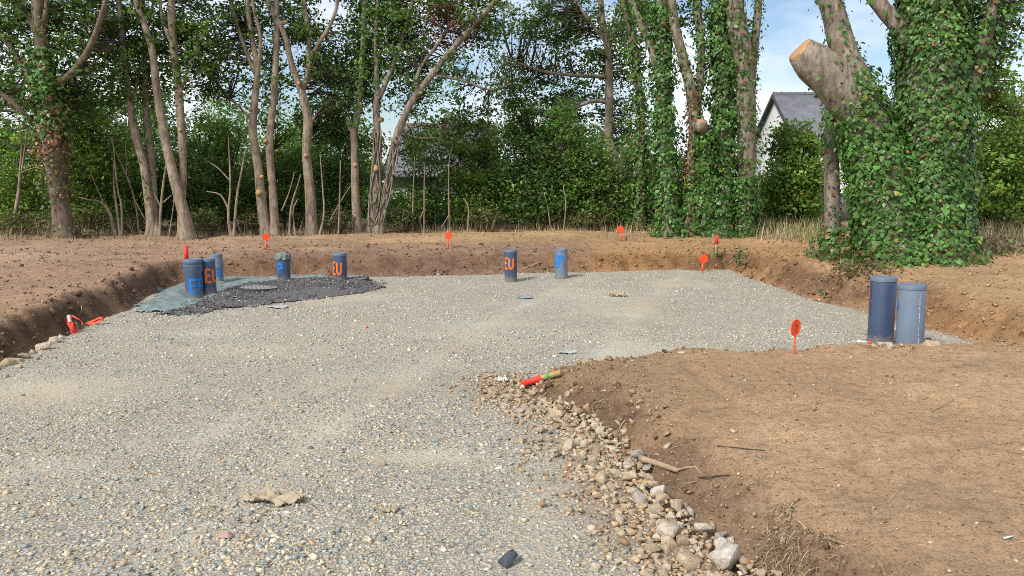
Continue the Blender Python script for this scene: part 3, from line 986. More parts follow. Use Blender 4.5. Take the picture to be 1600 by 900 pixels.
# big crumbling lumps in the cut banks
for (n, x0, x1, y0, y1, dmax, s0) in ((2600, -8, 0, 4.2, 13.6, .34, .060), (2600, -3, 8.5, 6.6, 14.4, .60, .055), (700, .2, 2.2, 2, 6, .35, .035)):
    x, y, d = soil_points(n, x0, x1, y0, y1, 0.0, dmax)
    k = rng.random(len(x)) < np.clip(0.6 + 1.0 * fbm(x, y, None, 2.6, 3, 63), 0.1, 1); x, y = x[k], y[k]
    s = np.clip(np.exp(rng.normal(math.log(s0), 0.42, len(x))), .02, .15)
    c = idw(x, y, BC, 2.6) * rng.uniform(.6, 1.5, (len(x), 1))
    gv, gf, gc = stones_geo(np.stack([x, y, earth_z(x, y) + s * rng.uniform(-.1, .15, len(x))], -1), s, (ICO_V, ICO_F), c, 0.8, .18)
    cm.add(gv, gf, gc)
# pale grit lying on the soil
x, y, d = soil_points(2600, 0, 8, 1.8, 9.5, 0.1)
s = np.clip(np.exp(rng.normal(math.log(.009), 0.5, len(x))), .004, .045)
gv, gf, gc = stones_geo(np.stack([x, y, earth_z(x, y) + s * .15], -1), s, (CUBE_V, CUBE_F), pick_cols(len(x), [.3, .4, .6, 1.2, 1.2, 1.3, .6, .2, 1.2]))
cm.add(gv, gf, gc)
o = cm.build('soil_crumbs', M_clod)
tag(o, 'crumbs, clods and grit of brown soil scattered over the ground', None, None, 'stuff')


def blades_geo(pos, dirs, length, width, bend, cols, seg=3):
    """flat tapering blades: base position, start direction, length, width, droop"""
    n = len(pos)
    t = np.linspace(0, 1, seg + 1)
    side = np.cross(dirs, np.array([0, 0, 1.0])) + 1e-4 * rng.normal(size=(n, 3))
    side /= np.linalg.norm(side, axis=1)[:, None] + 1e-9
    pts = pos[:, None] + dirs[:, None] * (length[:, None] * t)[:, :, None]
    pts[:, :, 2] -= (bend * length)[:, None] * t ** 2
    w = width[:, None] * (1 - 0.85 * t) * 0.5
    V = np.stack([pts - side[:, None] * w[:, :, None], pts + side[:, None] * w[:, :, None]], 2)   # n, seg+1, 2, 3
    k = (seg + 1) * 2
    b = np.arange(seg) * 2
    f = np.stack([b, b + 1, b + 3, b + 2], -1)
    F = (f[None] + (np.arange(n) * k)[:, None, None]).reshape(-1, 4)
    return V.reshape(-1, 3), F, np.repeat(cols, k, 0)


STRAW = np.array([[.48, .38, .23], [.38, .29, .17], [.30, .21, .12], [.56, .47, .32], [.14, .095, .06]])


def straw_cols(n, w=(1, 1, .8, .5, .6)):
    w = np.array(w, float); w /= w.sum()
    return np.clip(STRAW[rng.choice(5, n, p=w)] * rng.uniform(.7, 1.2, (n, 1)), 0, 1)


sm = MB()
for (n, x0, x1, y0, y1, dmin, dmax, l0, w0) in ((3800, 0, 7.5, 1.8, 7, .05, 99, .05, .0034), (1500, -9, 9, 6.5, 14, .05, 99, .07, .004), (1400, -11, 12, 13.6, 19.5, .1, 99, .10, .007), (900, 0, 3, 1.8, 6.5, -.1, .5, .06, .0025), (900, -8, 1, 5, 13, 0, .6, .09, .005), (1500, 3, 9, 6.5, 14, 0, .9, .10, .005)):
    x, y, d = soil_points(n, x0, x1, y0, y1, dmin, dmax)
    k = rng.random(len(x)) < np.clip(0.45 + 1.1 * fbm(x, y, None, 1.7, 3, 71), 0.05, 1)
    x, y = x[k], y[k]; m = len(x)
    a = rng.uniform(0, 6.283, m)
    dr = np.stack([np.cos(a), np.sin(a), rng.normal(0.05, 0.12, m)], -1)
    L = np.clip(np.exp(rng.normal(math.log(l0), .55, m)), .015, .35)
    z = ground_z(x, y) + 0.006
    sm.add(*blades_geo(np.stack([x, y, z], -1), dr, L, np.full(m, w0) * rng.uniform(.6, 1.5, m), rng.uniform(0, .15, m), straw_cols(m)))
o = sm.build('straw_litter', M_straw)
tag(o, 'dry straw and root bits lying on the soil', None, None, 'stuff')

# fine roots and dead grass hanging out of the cut banks
rm = MB()
for (n, x0, x1, y0, y1, dmax) in ((9000, -8, 0, 4.2, 13.5, .40), (4200, 2.5, 8, 7.0, 14.2, .7), (500, 0.2, 1.6, 3.5, 6.3, .4), (900, -4, 3.5, 12, 14, .6)):
    x, y, d = soil_points(n, x0, x1, y0, y1, 0.03, dmax)
    k = rng.random(len(x)) < np.clip(0.4 + 1.2 * fbm(x, y, None, 2.4, 3, 77), 0.03, 1)
    x, y = x[k], y[k]; m = len(x)
    e = 0.03
    gxn = (earth_z(x + e, y) - earth_z(x - e, y)) / (2 * e); gyn = (earth_z(x, y + e) - earth_z(x, y - e)) / (2 * e)
    a = np.arctan2(-gyn, -gxn) + rng.normal(0, .7, m)
    dr = np.stack([np.cos(a) * .8, np.sin(a) * .8, rng.uniform(-.1, .8, m)], -1)
    dr /= np.linalg.norm(dr, axis=1)[:, None]
    L = np.clip(np.exp(rng.normal(math.log(.085), .45, m)), .02, .22)
    rm.add(*blades_geo(np.stack([x, y, earth_z(x, y) - .004], -1), dr, L, rng.uniform(.004, .012, m), rng.uniform(.3, 1.0, m), straw_cols(m, (.9, 1.1, 1, .3, 1.2))))
o = rm.build('bank_roots', M_straw)
tag(o, 'fine roots and dead grass hanging out of the cut soil banks', None, None, 'stuff')


def tuft(u, v, n, L, spread, label, cw=(1, 1, .8, .4, .5), z0=.2, name='grass_tuft', green=0.0, rad=.05, wid=.004):
    g = hit(u, v, z0)
    a = rng.uniform(0, 6.283, n); r = rng.random(n) ** .5 * rad
    pos = np.stack([np.cos(a) * r, np.sin(a) * r, np.full(n, -.01)], -1)
    pos[:, 2] += ground_z(pos[:, 0] + g[0], pos[:, 1] + g[1]) - g[2]
    b = rng.uniform(0, 6.283, n)
    dr = np.stack([np.cos(b) * spread, np.sin(b) * spread, rng.uniform(.35, 1.0, n)], -1)
    dr /= np.linalg.norm(dr, axis=1)[:, None]
    c = straw_cols(n, cw)
    k = rng.random(n) < green
    c[k] = np.array([.10, .17, .045]) * rng.uniform(.7, 1.3, (k.sum(), 1))
    m = MB().add(*blades_geo(pos, dr, np.clip(np.exp(rng.normal(math.log(L), .35, n)), L * .3, L * 2.2), rng.uniform(.6, 1.4, n) * wid, rng.uniform(.2, 1.1, n), c, 4))
    t = thing(name, label, 'grass', g)
    m.build('blades', M_straw, t)
    return t


tuft(1222, 800, 260, .06, 1.0, 'tuft of withered grass with some green, upper end of the rubble bank', green=.1, rad=.06)
tuft(1222, 850, 520, .075, 1.1, 'matted brown dead grass spilling down the bank above the boulders', (.6, 1, 1, .2, 1.2), rad=.10)
tuft(1268, 890, 280, .07, 1.2, 'straggly dry grass clump with long pale straws at the bottom edge', (1, 1, .8, .8, .7), rad=.11)
tuft(1235, 900, 360, .065, 1.2, 'dark matted grass clump lying lowest of all, at the photo bottom', (.6, 1, 1, .3, 1.3), rad=.12)
tuft(935, 632, 130, .07, 1.3, 'small dry root clump at the head of the rubble strip', (.8, 1, 1, .3, 1), rad=.08, z0=.1)
tuft(905, 580, 150, .09, 1.4, 'dry grass wisp on the little soil heap behind the fallen stake', (1, 1, .7, .4, .6), rad=.14, z0=.05)
tuft(790, 690, 60, .035, 1.3, 'tiny brown root clump on the open gravel', (.4, 1, 1.2, .2, 1), rad=.04, z0=0)
tuft(970, 412, 110, .10, 1.0, 'dark root ball sticking out of the orange soil bank', (.2, .6, 1, .1, 2.2), rad=.16, z0=.2, wid=.007)
tuft(1215, 625, 50, .05, 1.3, 'small dry twiggy tuft on the flat brown soil', (.7, 1, 1, .3, 1), rad=.05)

# ------------------------------------------------------------------ dark chippings mound, membrane, manhole covers
def sheet(name, px, z_fn, step, mat, label, cat=None, kind=None, cols=None, edge=0.05, z0=0.0):
    poly = np.array([G(u, v, z0)[:2] for u, v in px])
    x = np.arange(poly[:, 0].min() - .2, poly[:, 0].max() + .2, step); y = np.arange(poly[:, 1].min() - .2, poly[:, 1].max() + .2, step)
    X, Y = np.meshgrid(x, y); X, Y = X.ravel(), Y.ravel()
    d = sdist(X, Y, poly) + edge * fbm(X, Y, None, 3.0, 4, 81, .7)
    n = len(x)
    i = (np.arange(len(y) - 1)[:, None] * n + np.arange(n - 1)[None]).ravel()
    F = np.stack([i, i + 1, i + n + 1, i + n], -1)
    F = F[(d[F] < 0).all(1)]
    used = np.unique(F); re = np.full(len(d), -1); re[used] = np.arange(len(used))
    X, Y, d = X[used], Y[used], d[used]
    V = np.stack([X, Y, z_fn(X, Y, d)], -1)
    o = mk(name, V, re[F], mat, smooth=True, cols=None if cols is None else np.broadcast_to(cols, V.shape))
    return tag(o, label, cat, None, kind), poly


geo_px = [(205, 488), (225, 472), (248, 455), (290, 443), (345, 434), (430, 434), (500, 432), (560, 434), (440, 446), (360, 462), (300, 484), (255, 489)]


def geo_z(x, y, d):
    return ground_z(x, y) + 0.012 + 0.09 * np.abs(fbm(x, y * 1.6, None, 2.4, 4, 85)) * sstep(.05, -.2, d)


o, _ = sheet('ground_membrane', geo_px, geo_z, .035, M_geo, 'crumpled grey-green membrane sheet under the left-hand pipes', 'membrane', edge=.16)
mound_px = [(243, 487), (275, 474), (305, 461), (330, 452), (370, 443), (440, 436), (530, 431), (585, 437), (602, 446), (575, 452), (500, 461), (420, 470), (340, 480), (290, 489)]
mound_poly = np.array([G(u, v, .04)[:2] for u, v in mound_px])


def mound_h(x, y, d): return gravel_z(x, y) + 0.008 + 0.07 * sstep(0.02, -.55, d) + .02 * fbm(x, y, None, 5, 3, 88)


o, _ = sheet('dark_mound', mound_px, mound_h, .03, M_dark, 'low mound of black bitumen chippings round the manhole covers', None, 'structure', cols=(.12, .113, .115), z0=.04, edge=.14)
x, y = scatter(10500, mound_poly[:, 0].min(), mound_poly[:, 0].max(), mound_poly[:, 1].min(), mound_poly[:, 1].max())
d = sdist(x, y, mound_poly)
k = d < rng.normal(.0, .10, len(d)); x, y, d = x[k], y[k], d[k]
s = np.clip(np.exp(rng.normal(math.log(.015), .4, len(x))), .008, .035)
c = np.where(rng.random((len(x), 1)) < .10, pick_cols(len(x), [1, 1, 1, 1, .5, .6, .2, .5, .3]), np.array([.115, .108, .11]) * rng.uniform(.6, 1.5, (len(x), 1)))
gv, gf, gc = stones_geo(np.stack([x, y, np.maximum(mound_h(x, y, d), gravel_z(x, y)) + s * .2], -1), s, (CUBE_V, CUBE_F), c, .8)
o = mk('dark_chippings', gv, gf, M_dark, cols=gc)
tag(o, 'loose black chippings covering the low mound', None, None, 'stuff')


def manhole(u, v, dia, label, tilt):
    p = hit(u, v, .1); z = float(mound_h(np.array([p[0]]), np.array([p[1]]), sdist(np.array([p[0]]), np.array([p[1]]), mound_poly))[0])
    t = thing('manhole_cover', label, 'manhole cover', (p[0], p[1], z + .016))
    t.rotation_euler = (tilt[0], tilt[1], .4)
    r = dia / 2
    V, F = lathe_geo([(r * .93, -.05), (r, -.05), (r, .008), (r * .985, .014), (r * .93, .014), (r * .925, .008), (r * .925, -.05)], 48)
    mk('rim', V, F, M_iron, t, smooth=True, sharp=30)
    V, F = lathe_geo([(0.0001, .012), (r * .3, .012), (r * .9, .011), (r * .915, .006), (r * .915, -.04), (.0001, -.04)], 48)
    pl = mk('plate', V, F, M_concrete, t, smooth=True, sharp=30)
    b = MB()
    for a in range(-4, 5):
        for c in range(-4, 5):
            if math.hypot(a, c) < 4.3: b.add(*box_geo((a * r * .19, c * r * .19, .0135), (r * .10, r * .10, .006)))
    b.build('tread_studs', M_concrete, pl)


manhole(545, 440, .66, 'round grey manhole cover at the right end of the black mound', (0.03, 0.02))
manhole(405, 461, .56, 'round grey manhole cover near the front middle of the black mound', (-0.02, 0.05))

# ------------------------------------------------------------------ pipes
STROKES = {
    'E': [[(1, 1), (0, 1), (0, 0), (1, 0)], [(0, .52), (.8, .52)]],
    'U': [[(0, 1), (0, .25), (.25, 0), (.7, 0), (1, .25), (1, 1)]],
    'P': [[(0, 0), (0, 1), (.8, 1), (1, .8), (.85, .55), (.1, .48)]],
}


def cyl_letters(parent, text, r, z0, h, w, a0, mat, stroke=.022, gap=.35, name='painted_letters'):
    """spray-painted strokes laid round a pipe of radius r; a0 is the angle where the word starts"""
    mb = MB(); lift = .0012
    s0 = 0.0
    for ch in text:
        for st in STROKES[ch]:
            p = np.array(st, float)
            q = [p[0]]
            for a, b in zip(p[:-1], p[1:]):
                m = max(2, int(np.hypot((b[0] - a[0]) * w, (b[1] - a[1]) * h) / .008))
                for t in np.linspace(0, 1, m + 1)[1:]: q.append(a + (b - a) * t)
            q = np.array(q) * [w, h]
            for _ in range(2): q[1:-1] = (q[:-2] + 2 * q[1:-1] + q[2:]) / 4
            T = np.gradient(q, axis=0); T /= np.linalg.norm(T, axis=1)[:, None] + 1e-9
            N = np.stack([-T[:, 1], T[:, 0]], -1)
            m = len(q)
            ww = 1.35 * stroke / 2 * (1 + .22 * fbm(q[:, 0] * 40 + s0, q[:, 1] * 40, None, 1, 2, 3))
            ends = np.minimum(np.arange(m), np.arange(m)[::-1]); ww = ww * np.clip(.45 + .3 * ends, 0, 1)
            lanes = np.linspace(-1, 1, 5)
            pts = q[:, None] + N[:, None] * (ww[:, None] * lanes)[:, :, None]
            ang = a0 + (s0 + pts[..., 0]) / r
            rr = r + lift + .0008 * (1 - lanes[None] ** 2)
            V = np.stack([rr * np.cos(ang), rr * np.sin(ang), z0 + pts[..., 1]], -1).reshape(-1, 3)
            i = (np.arange(m - 1)[:, None] * 5 + np.arange(4)[None]).ravel()
            mb.add(V, np.stack([i, i + 1, i + 6, i + 5], -1), np.repeat((np.clip(1 - np.abs(lanes), 0, 1)[None] * np.ones((m, 1))).reshape(-1, 1) * .75, 3, 1))
            lift += .0009
        s0 += w * (1 + gap)
    return mb.build(name, mat, parent, smooth=True)


def print_marks(parent, r, a, z0, z1, seed, size=.012):
    """column of small black printed characters running down the pipe"""
    rr = np.random.default_rng(seed); mb = MB(); z = z0
    n = 0
    while z > z1:
        for k in range(rr.integers(2, 5)):
            s = rr.uniform(-1, 1) * size; l = rr.uniform(.4, 1.0) * size; th = .0035
            horiz = rr.random() < .5
            du, dv = (l, th) if horiz else (th, l)
            u0 = s - du / 2; v0 = z - rr.random() * size - dv / 2
            q = [(u0, v0), (u0 + du, v0), (u0 + du, v0 + dv), (u0, v0 + dv)]
            rad = r + .0010 + .0004 * n; n = (n + 1) % 5
            V = [(rad * math.cos(a + x / r), rad * math.sin(a + x / r), y) for x, y in q]
            mb.add(V, np.array([[0, 1, 2, 3]]))
        z -= size * rr.choice([1.6, 1.8, 3.4], p=[.45, .35, .2])
    return mb.build('printed_text', M_print, parent)


def pipe(u, v_base, v_top, w, label, mat, cap='flat', z0=0.0, lean=(0, 0), rings=None, socket=False, group=None):
    g = G(u, v_base, z0); zb = g[2]
    r = 0.5 * w * g[1] / FPX
    top = P(u, v_top, g[1])[2]
    h = top - zb
    t = thing('drain_pipe', label, 'pipe', (g[0], g[1], zb), group)
    t.rotation_euler = (lean[0], lean[1], 0)
    seg = 48
    body = [(r * .94, -.25), (r, -.25)]
    if socket:
        zs = h * .70
        body += [(r * .92, -.2), (r * .92, zs - .03), (r, zs), (r, h - .10), (r * 1.03, h - .095), (r * 1.03, h - .075), (r * .985, h - .068), (r * .985, h - .05), (r * 1.03, h - .043), (r * 1.03, h - .02), (r * .98, h - .012), (r * .98, h), (r * .92, h), (r * .90, h - .03)]
    else:
        body += [(r, h - .004), (r * .985, h), (r * .94, h), (r * .94, h - .2)]
    V, F = lathe_geo(body, seg)
    mk('tube', V, F, mat, t, smooth=True, sharp=30)
    for (zr, rr, hh) in rings or []:
        V, F = lathe_geo([(r * 1.001, zr - hh / 2), (r * rr, zr - hh / 2 + .003), (r * rr, zr + hh / 2 - .003), (r * 1.001, zr + hh / 2)], seg)
        mk('collar', V, F, mat, t, smooth=True, sharp=30)
    if cap == 'flat':
        k = 1.015 if not socket else 0.97
        V, F = lathe_geo([(r * k, h - .030), (r * (k + .02), h - .028), (r * (k + .02), h + .006), (r * k, h + .012), (r * .86, h + .013), (r * .84, h + .006), (.0001, h + .006)], seg)
        c = mk('cap', V, F, M_cap, t, smooth=True, sharp=30)
        if not socket:
            V, F = lathe_geo([(r * (k + .021), h - .018), (r * (k + .028), h - .017), (r * (k + .028), h - .012), (r * (k + .021), h - .011)], seg)
            mk('cap_rib', V, F, M_cap, c, smooth=True, sharp=30)
    face = math.atan2(-g[1], -g[0])          # angle that looks at the camera
    return t, r, h, face


# left cluster
t, r, h, fa = pipe(304, 463, 406, 28.5, 'dark grey socket pipe marked EP in blue, nearest of the left cluster', M_pvc_mid, socket=True, z0=.03)
cyl_letters(t, 'EP', r * .925, h * .12, h * .36, .085, fa - .42, M_blue_spray, .040)
t, r, h, fa = pipe(327, 459, 405, 22.5, 'slim dark pipe marked EU in orange beside the blue-lettered socket pipe', M_pvc_dark, z0=.04)
cyl_letters(t, 'EU', r, h * .36, h * .36, .072, fa - .32, M_orange_spray, .036)
t, r, h, fa = pipe(341, 441, 398, 16.5, 'paler grey pipe with a collar and blue paint, behind the left pair', M_pvc_light, rings=[(.24, 1.09, .05)], z0=.03)
cyl_letters(t, 'EP', r * 1.002, h * .28, h * .26, .085, fa - .25, M_blue_spray, .036)
# pipe with a cloth over its top
t, r, h, fa = pipe(444, 440, 398, 20, 'dark pipe with a grey-green cloth tied over its top, at the back of the mound', M_pvc_dark, cap=None, z0=.04)
cyl_letters(t, 'EP', r, h * .34, h * .34, .07, fa - 1.85, M_blue_spray, .036)
print_marks(t, r, fa + .1, h * .80, h * .35, 3)
a = np.linspace(0, 2 * math.pi, 60, endpoint=False)
V = []
for kk, (rr, zz) in enumerate(((.02, .022), (.5, .028), (.9, .022), (1.07, .004), (1.10, -.02), (1.13, -.055))):
    nz = 1 + (.03 + .015 * kk) * np.sin(a * 9 + kk) * (kk > 2) + .04 * fbm(np.cos(a) * 3, np.sin(a) * 3, None, 1, 3, 9) * (kk > 2)
    V.append(np.stack([r * rr * nz * np.cos(a), r * rr * nz * np.sin(a), h + zz - .012 * (kk > 4) * (1 + np.sin(a * 5)) * .8 + .006 * fbm(np.cos(a) * 4, np.sin(a) * 4, None, 1, 2, kk)], -1))
V = np.concatenate(V); i = np.arange(5)[:, None] * 60; j = np.arange(60)[None]; k = (j + 1) % 60
cv = mk('cloth_cover', V, [np.stack([i + j, i + k, i + 60 + k, i + 60 + j], -1).reshape(-1, 4), np.arange(60)[None, ::-1]], M_geo, t, smooth=True)
# pipe with ring collars
t, r, h, fa = pipe(532, 439, 396, 21, 'dark pipe with a double collar marked EU in orange, behind the right manhole cover', M_pvc_dark, z0=.05, rings=[(.235, 1.08, .022), (.185, 1.08, .022)])
cyl_letters(t, 'EU', r * 1.085, h * .27, h * .42, .062, fa - 1.15, M_orange_spray, .034)
print_marks(t, r, fa + .45, h * .88, h * .62, 4)
# pair in the middle
t, r, h, fa = pipe(798, 439, 391, 19.5, 'dark blue-grey pipe marked EU in orange standing alone on the gravel', M_pvc_dark)
cyl_letters(t, 'EU', r, h * .42, h * .34, .065, fa - 1.12, M_orange_spray, .032)
print_marks(t, r, fa + .42, h * .80, h * .45, 5)
t, r, h, fa = pipe(877, 435, 390, 20, 'light grey pipe with a blue painted mark, right of the lone dark pipe', M_pvc_light, rings=[(.02, 1.10, .03)], lean=(0, -.02))
cyl_letters(t, 'EP', r, h * .40, h * .40, .058, fa - 1.15, M_blue_spray, .048, .2)
print_marks(t, r, fa + .42, h * .80, h * .42, 6)
# tall pair on the right
t, r, h, fa = pipe(1375, 536, 434, 38, 'tall glossy dark navy pipe, left of the tall pair by the right bank', M_pvc_dark, lean=(0, -.012))
cyl_letters(t, 'EU', r, h * .50, h * .32, .055, fa - 2.35, M_orange_spray, .022, .2)
print_marks(t, r, fa - 1.02, h * .86, h * .45, 7, .013)
t, r, h, fa = pipe(1421, 548, 446, 40, 'tall light grey pipe, right of the tall pair by the right bank', M_pvc_light, lean=(0, -.035))
cyl_letters(t, 'EP', r, h * .56, h * .20, .05, fa - 2.05, M_blue_spray, .026, .2)
print_marks(t, r, fa - 1.15, h * .72, h * .46, 8, .012)
sc = MB()  # broken column of short pale dashes down one side of the pipe
z = h * .9
n = 0
while z > h * .12:
    l = random.uniform(.008, .035); aa = fa + .62 + random.gauss(0, .012); ww = random.uniform(.002, .005)
    rr = r + .0008 + .0003 * (n % 3); n += 1
    sc.add([(rr * math.cos(aa - ww / r), rr * math.sin(aa - ww / r), z), (rr * math.cos(aa + ww / r), rr * math.sin(aa + ww / r), z), (rr * math.cos(aa + ww / r), rr * math.sin(aa + ww / r), z - l), (rr * math.cos(aa - ww / r), rr * math.sin(aa - ww / r), z - l)], np.array([[0, 1, 2, 3]]))
    z -= l + random.uniform(.002, .02)
sc.build('pale_dashes', M_pale_dash, t)

# ------------------------------------------------------------------ survey markers and stakes
def marker(u, v, vtop, dw, dh, label, yaw=0.0, lean=0.0, z0=.3, ink=False):
    g = hit(u, v, z0)
    D = g[1]
    H = (v - vtop) * D / FPX
    R = dh / 2 * D / FPX
    t = thing('survey_marker', label, 'marker', g, 'orange disc markers')
    t.rotation_euler = (0, lean, yaw)
    hs = H - R * 1.7
    mb = MB()
    # tapering flat stem with a stiffening rib
    k_ = max(1.0, D / 9.0)
    w0, w1, th = .014 * k_, .021 * k_, .005
    V = [(-w0 / 2, -th / 2, -.12), (w0 / 2, -th / 2, -.12), (w0 / 2, th / 2, -.12), (-w0 / 2, th / 2, -.12),
         (-w1 / 2, -th / 2, hs), (w1 / 2, -th / 2, hs), (w1 / 2, th / 2, hs), (-w1 / 2, th / 2, hs)]
    F = np.array([[0, 3, 2, 1], [4, 5, 6, 7], [0, 1, 5, 4], [1, 2, 6, 5], [2, 3, 7, 6], [3, 0, 4, 7]])
    mb.add(V, F); mb.add(*box_geo((0, -.004, hs / 2 - .03), (.004, .004, hs - .02)))
    mb.build('stem', M_marker, t)
    a = np.linspace(0, 2 * math.pi, 40, endpoint=False)
    rings = [(R * .97, -.005), (R, -.003), (R, .003), (R * .97, .005), (R * .88, .0045), (R * .87, .003), (.0005, .003)]
    rings = [(.0005, -.003), (R * .87, -.003), (R * .88, -.0045)] + rings
    V = np.concatenate([np.stack([rr * np.cos(a), np.full(40, yy), H - R + rr * np.sin(a)], -1) for rr, yy in rings])
    n = len(rings); i = np.arange(n - 1)[:, None] * 40; j = np.arange(40)[None]; k = (j + 1) % 40
    d = mk('disc', V, [np.stack([i + j, i + 40 + j, i + 40 + k, i + k], -1).reshape(-1, 4)], M_marker, t, smooth=True, sharp=30)
    if ink:
        m = MB()
        for p in ([(-.3, .25), (.1, .45), (.25, .1), (-.1, -.1)], [(-.25, -.2), (.3, -.3)], [(-.1, -.45), (.2, -.5)]):
            q = np.array(p) * R
            pts = np.stack([q[:, 0], np.full(len(q), -.0045), H - R + q[:, 1]], -1)
            m.add(*tube_geo(pts, np.full(len(q), .0018), 5))
        m.build('ink_mark', M_print, d)
    return t


marker(416, 390, 365, 10, 11, 'orange disc marker on the far soil, leftmost of the discs', .3, .03)
marker(700, 389, 363, 10, 11.5, 'orange disc marker on the far soil behind the middle pipes', 0, .06)
marker(970, 377, 353, 10, 11, 'orange disc marker farthest back, in front of the dark bushes', 0, -.05)
marker(1097, 426, 397, 13, 14, 'orange disc marker against the bank at the far corner of the gravel', .1, .09, z0=.02)
marker(1241, 553, 497, 13, 27, 'nearest orange disc marker, turned nearly edge-on at the soil rim', 0.66, 0.0, z0=.2, ink=True)


def stake(name, label, base, top, w, bands, parent_cat='stake'):
    """square timber stake between two points, painted in bands [(t0, t1, material)]"""
    base, top = np.array(base, float), np.array(top, float)
    t = thing(name, label, parent_cat, base)
    d = top - base; L = np.linalg.norm(d); d /= L
    ref = np.array([0, 0, 1.0]) if abs(d[2]) < .8 else np.array([0, 1.0, 0])
    s = np.cross(d, ref); s /= np.linalg.norm(s); q = np.cross(s, d)
    def seg(a, b, ww, nm, mat):
        V = [];
        for tt in (a, b):
            for (i, j) in ((-1, -1), (1, -1), (1, 1), (-1, 1)): V.append(d * L * tt + s * i * ww / 2 + q * j * ww / 2)
        F = np.array([[0, 3, 2, 1], [4, 5, 6, 7], [0, 1, 5, 4], [1, 2, 6, 5], [2, 3, 7, 6], [3, 0, 4, 7]])
        mk(nm, V, F, mat, t)
    seg(-.05, 1.0, w, 'timber', M_stake)
    for (a, b, nm, mat) in bands: seg(a, b, w * 1.06, nm, mat)
    return t


g = hit(1118, 402, .25); tp = P(1120.5, 367, g[1])
stake('survey_stake', 'thin wooden stake with red top and green band by the ivy trees', g, tp, .045, [(.60, 1.003, 'red_paint', M_red_paint), (.14, .22, 'green_band', M_green_paint)])
g = hit(292, 410, .3); tp = P(290, 385, g[1])
stake('survey_stake', 'thin stake painted orange-red all over behind the left pipes', g, tp, .05, [(.0, 1.003, 'red_paint', M_red_paint)])
a = hit(873, 592, .05) + [0, 0, .045]; b = hit(817, 607, .02) + [0, 0, .035]
stake('survey_stake', 'fallen wooden stake with red end and green band, lying on the soil heap', a, b, .042, [(.45, 1.004, 'red_paint', M_red_paint), (.22, .30, 'green_band', M_green_paint)])

# crumpled red and white tape at the foot of the left bank
def ribbon(pts, width, mat, parent, name, twist=0.0, stripes=None):
    p = spline(np.asarray(pts, float), .01)
    T = np.gradient(p, axis=0); T /= np.linalg.norm(T, axis=1)[:, None]
    ref = np.stack([np.sin(np.linspace(0, twist, len(p))), np.cos(np.linspace(0, twist, len(p))) * -.5, np.cos(np.linspace(0, twist, len(p)))], -1)
    S = np.cross(T, ref); S /= np.linalg.norm(S, axis=1)[:, None]
    N = np.cross(T, S) * .0015
    n = len(p); V = np.concatenate([p - S * width / 2 + N, p + S * width / 2 + N, p + S * width / 2 - N, p - S * width / 2 - N])
    F = []
    i = np.arange(n - 1)
    for k in range(4):
        k2 = (k + 1) % 4
        F.append(np.stack([i + k * n, i + 1 + k * n, i + 1 + k2 * n, i + k2 * n], -1))
    return mk(name, V, [np.concatenate(F)], mat, parent, smooth=False)


c0 = hit(116, 521, .05)
t = thing('barrier_tape', 'crumpled red and white plastic tape caught at the foot of the left bank', 'tape', c0)
def rel(u, v, dy=0.0): return P(u, v, c0[1] + dy) - c0
ribbon([rel(108, 494, .06), rel(109, 505, .03), rel(113, 513, 0), rel(114, 521, -.02)], .05, M_red_paint, t, 'tape_strip', 1.0)
ribbon([rel(107, 492, .055), rel(108.5, 498, .045), rel(110, 503, .03)], .035, M_white, t, 'white_stripe', 1.0)
ribbon([rel(113, 504, .02), rel(114, 512, -.01), rel(117, 518, -.02), rel(123, 516, 0)], .03, M_red_paint, t, 'tape_strip', 2.0)
ribbon([rel(112, 493, .08), rel(120, 497, .06), rel(127, 502, .05), rel(129, 508, .03)], .025, M_red_paint, t, 'tape_strip', 2.5)
c0 = hit(147, 508, .02)
t = thing('plastic_loop', 'small looped orange plastic strip on the gravel beside the tape', 'plastic scrap', c0 + [0, 0, .03])
ribbon([(-.09, 0, -.01), (-.02, .02, .015), (.06, .03, .05), (.085, .02, .03), (.03, 0, .0), (-.06, -.02, -.015)], .035, M_marker, t, 'strip', .6)

# ------------------------------------------------------------------ small litter
def rag(u, v, L, W, label, mat, seed, yaw=0.0, amp=.035, name='cloth_rag', cat='cloth'):
    g = hit(u, v, 0)
    n, m = 60, 26
    s, q = np.meshgrid(np.linspace(-1, 1, n), np.linspace(-1, 1, m))
    wprof = (.35 + .65 * sstep(-1, .5, s)) * (1 - .35 * sstep(.55, 1, s))
    x = s * L / 2 * (1 + .1 * fbm(q * 2, s, None, 1.0, 2, seed)); y = q * W / 2 * wprof * (1 + .35 * fbm(s * 2.2, q * .6, None, 1.3, 3, seed + 1))
    h = amp * np.abs(fbm(s * 1.6 + q * .7, q * 2.2, None, 1.5, 3, seed + 2)) * (1.2 - .5 * np.abs(q)) * 1.6
    c, sn = math.cos(yaw), math.sin(yaw)
    X, Y = x * c - y * sn, x * sn + y * c
    Z = gravel_z(X.ravel() + g[0], Y.ravel() + g[1]).reshape(X.shape) - g[2] + .014 + h
    V = np.stack([X, Y, Z], -1).reshape(-1, 3)
    V2 = V - [0, 0, .004]
    i = (np.arange(m - 1)[:, None] * n + np.arange(n - 1)[None]).ravel()
    F = np.stack([i, i + 1, i + n + 1, i + n], -1)
    k = len(V)
    o = mk(name, np.concatenate([V, V2]), [np.concatenate([F, F[:, ::-1] + k])], mat, smooth=True)
    o.location = g
    return tag(o, label, cat)


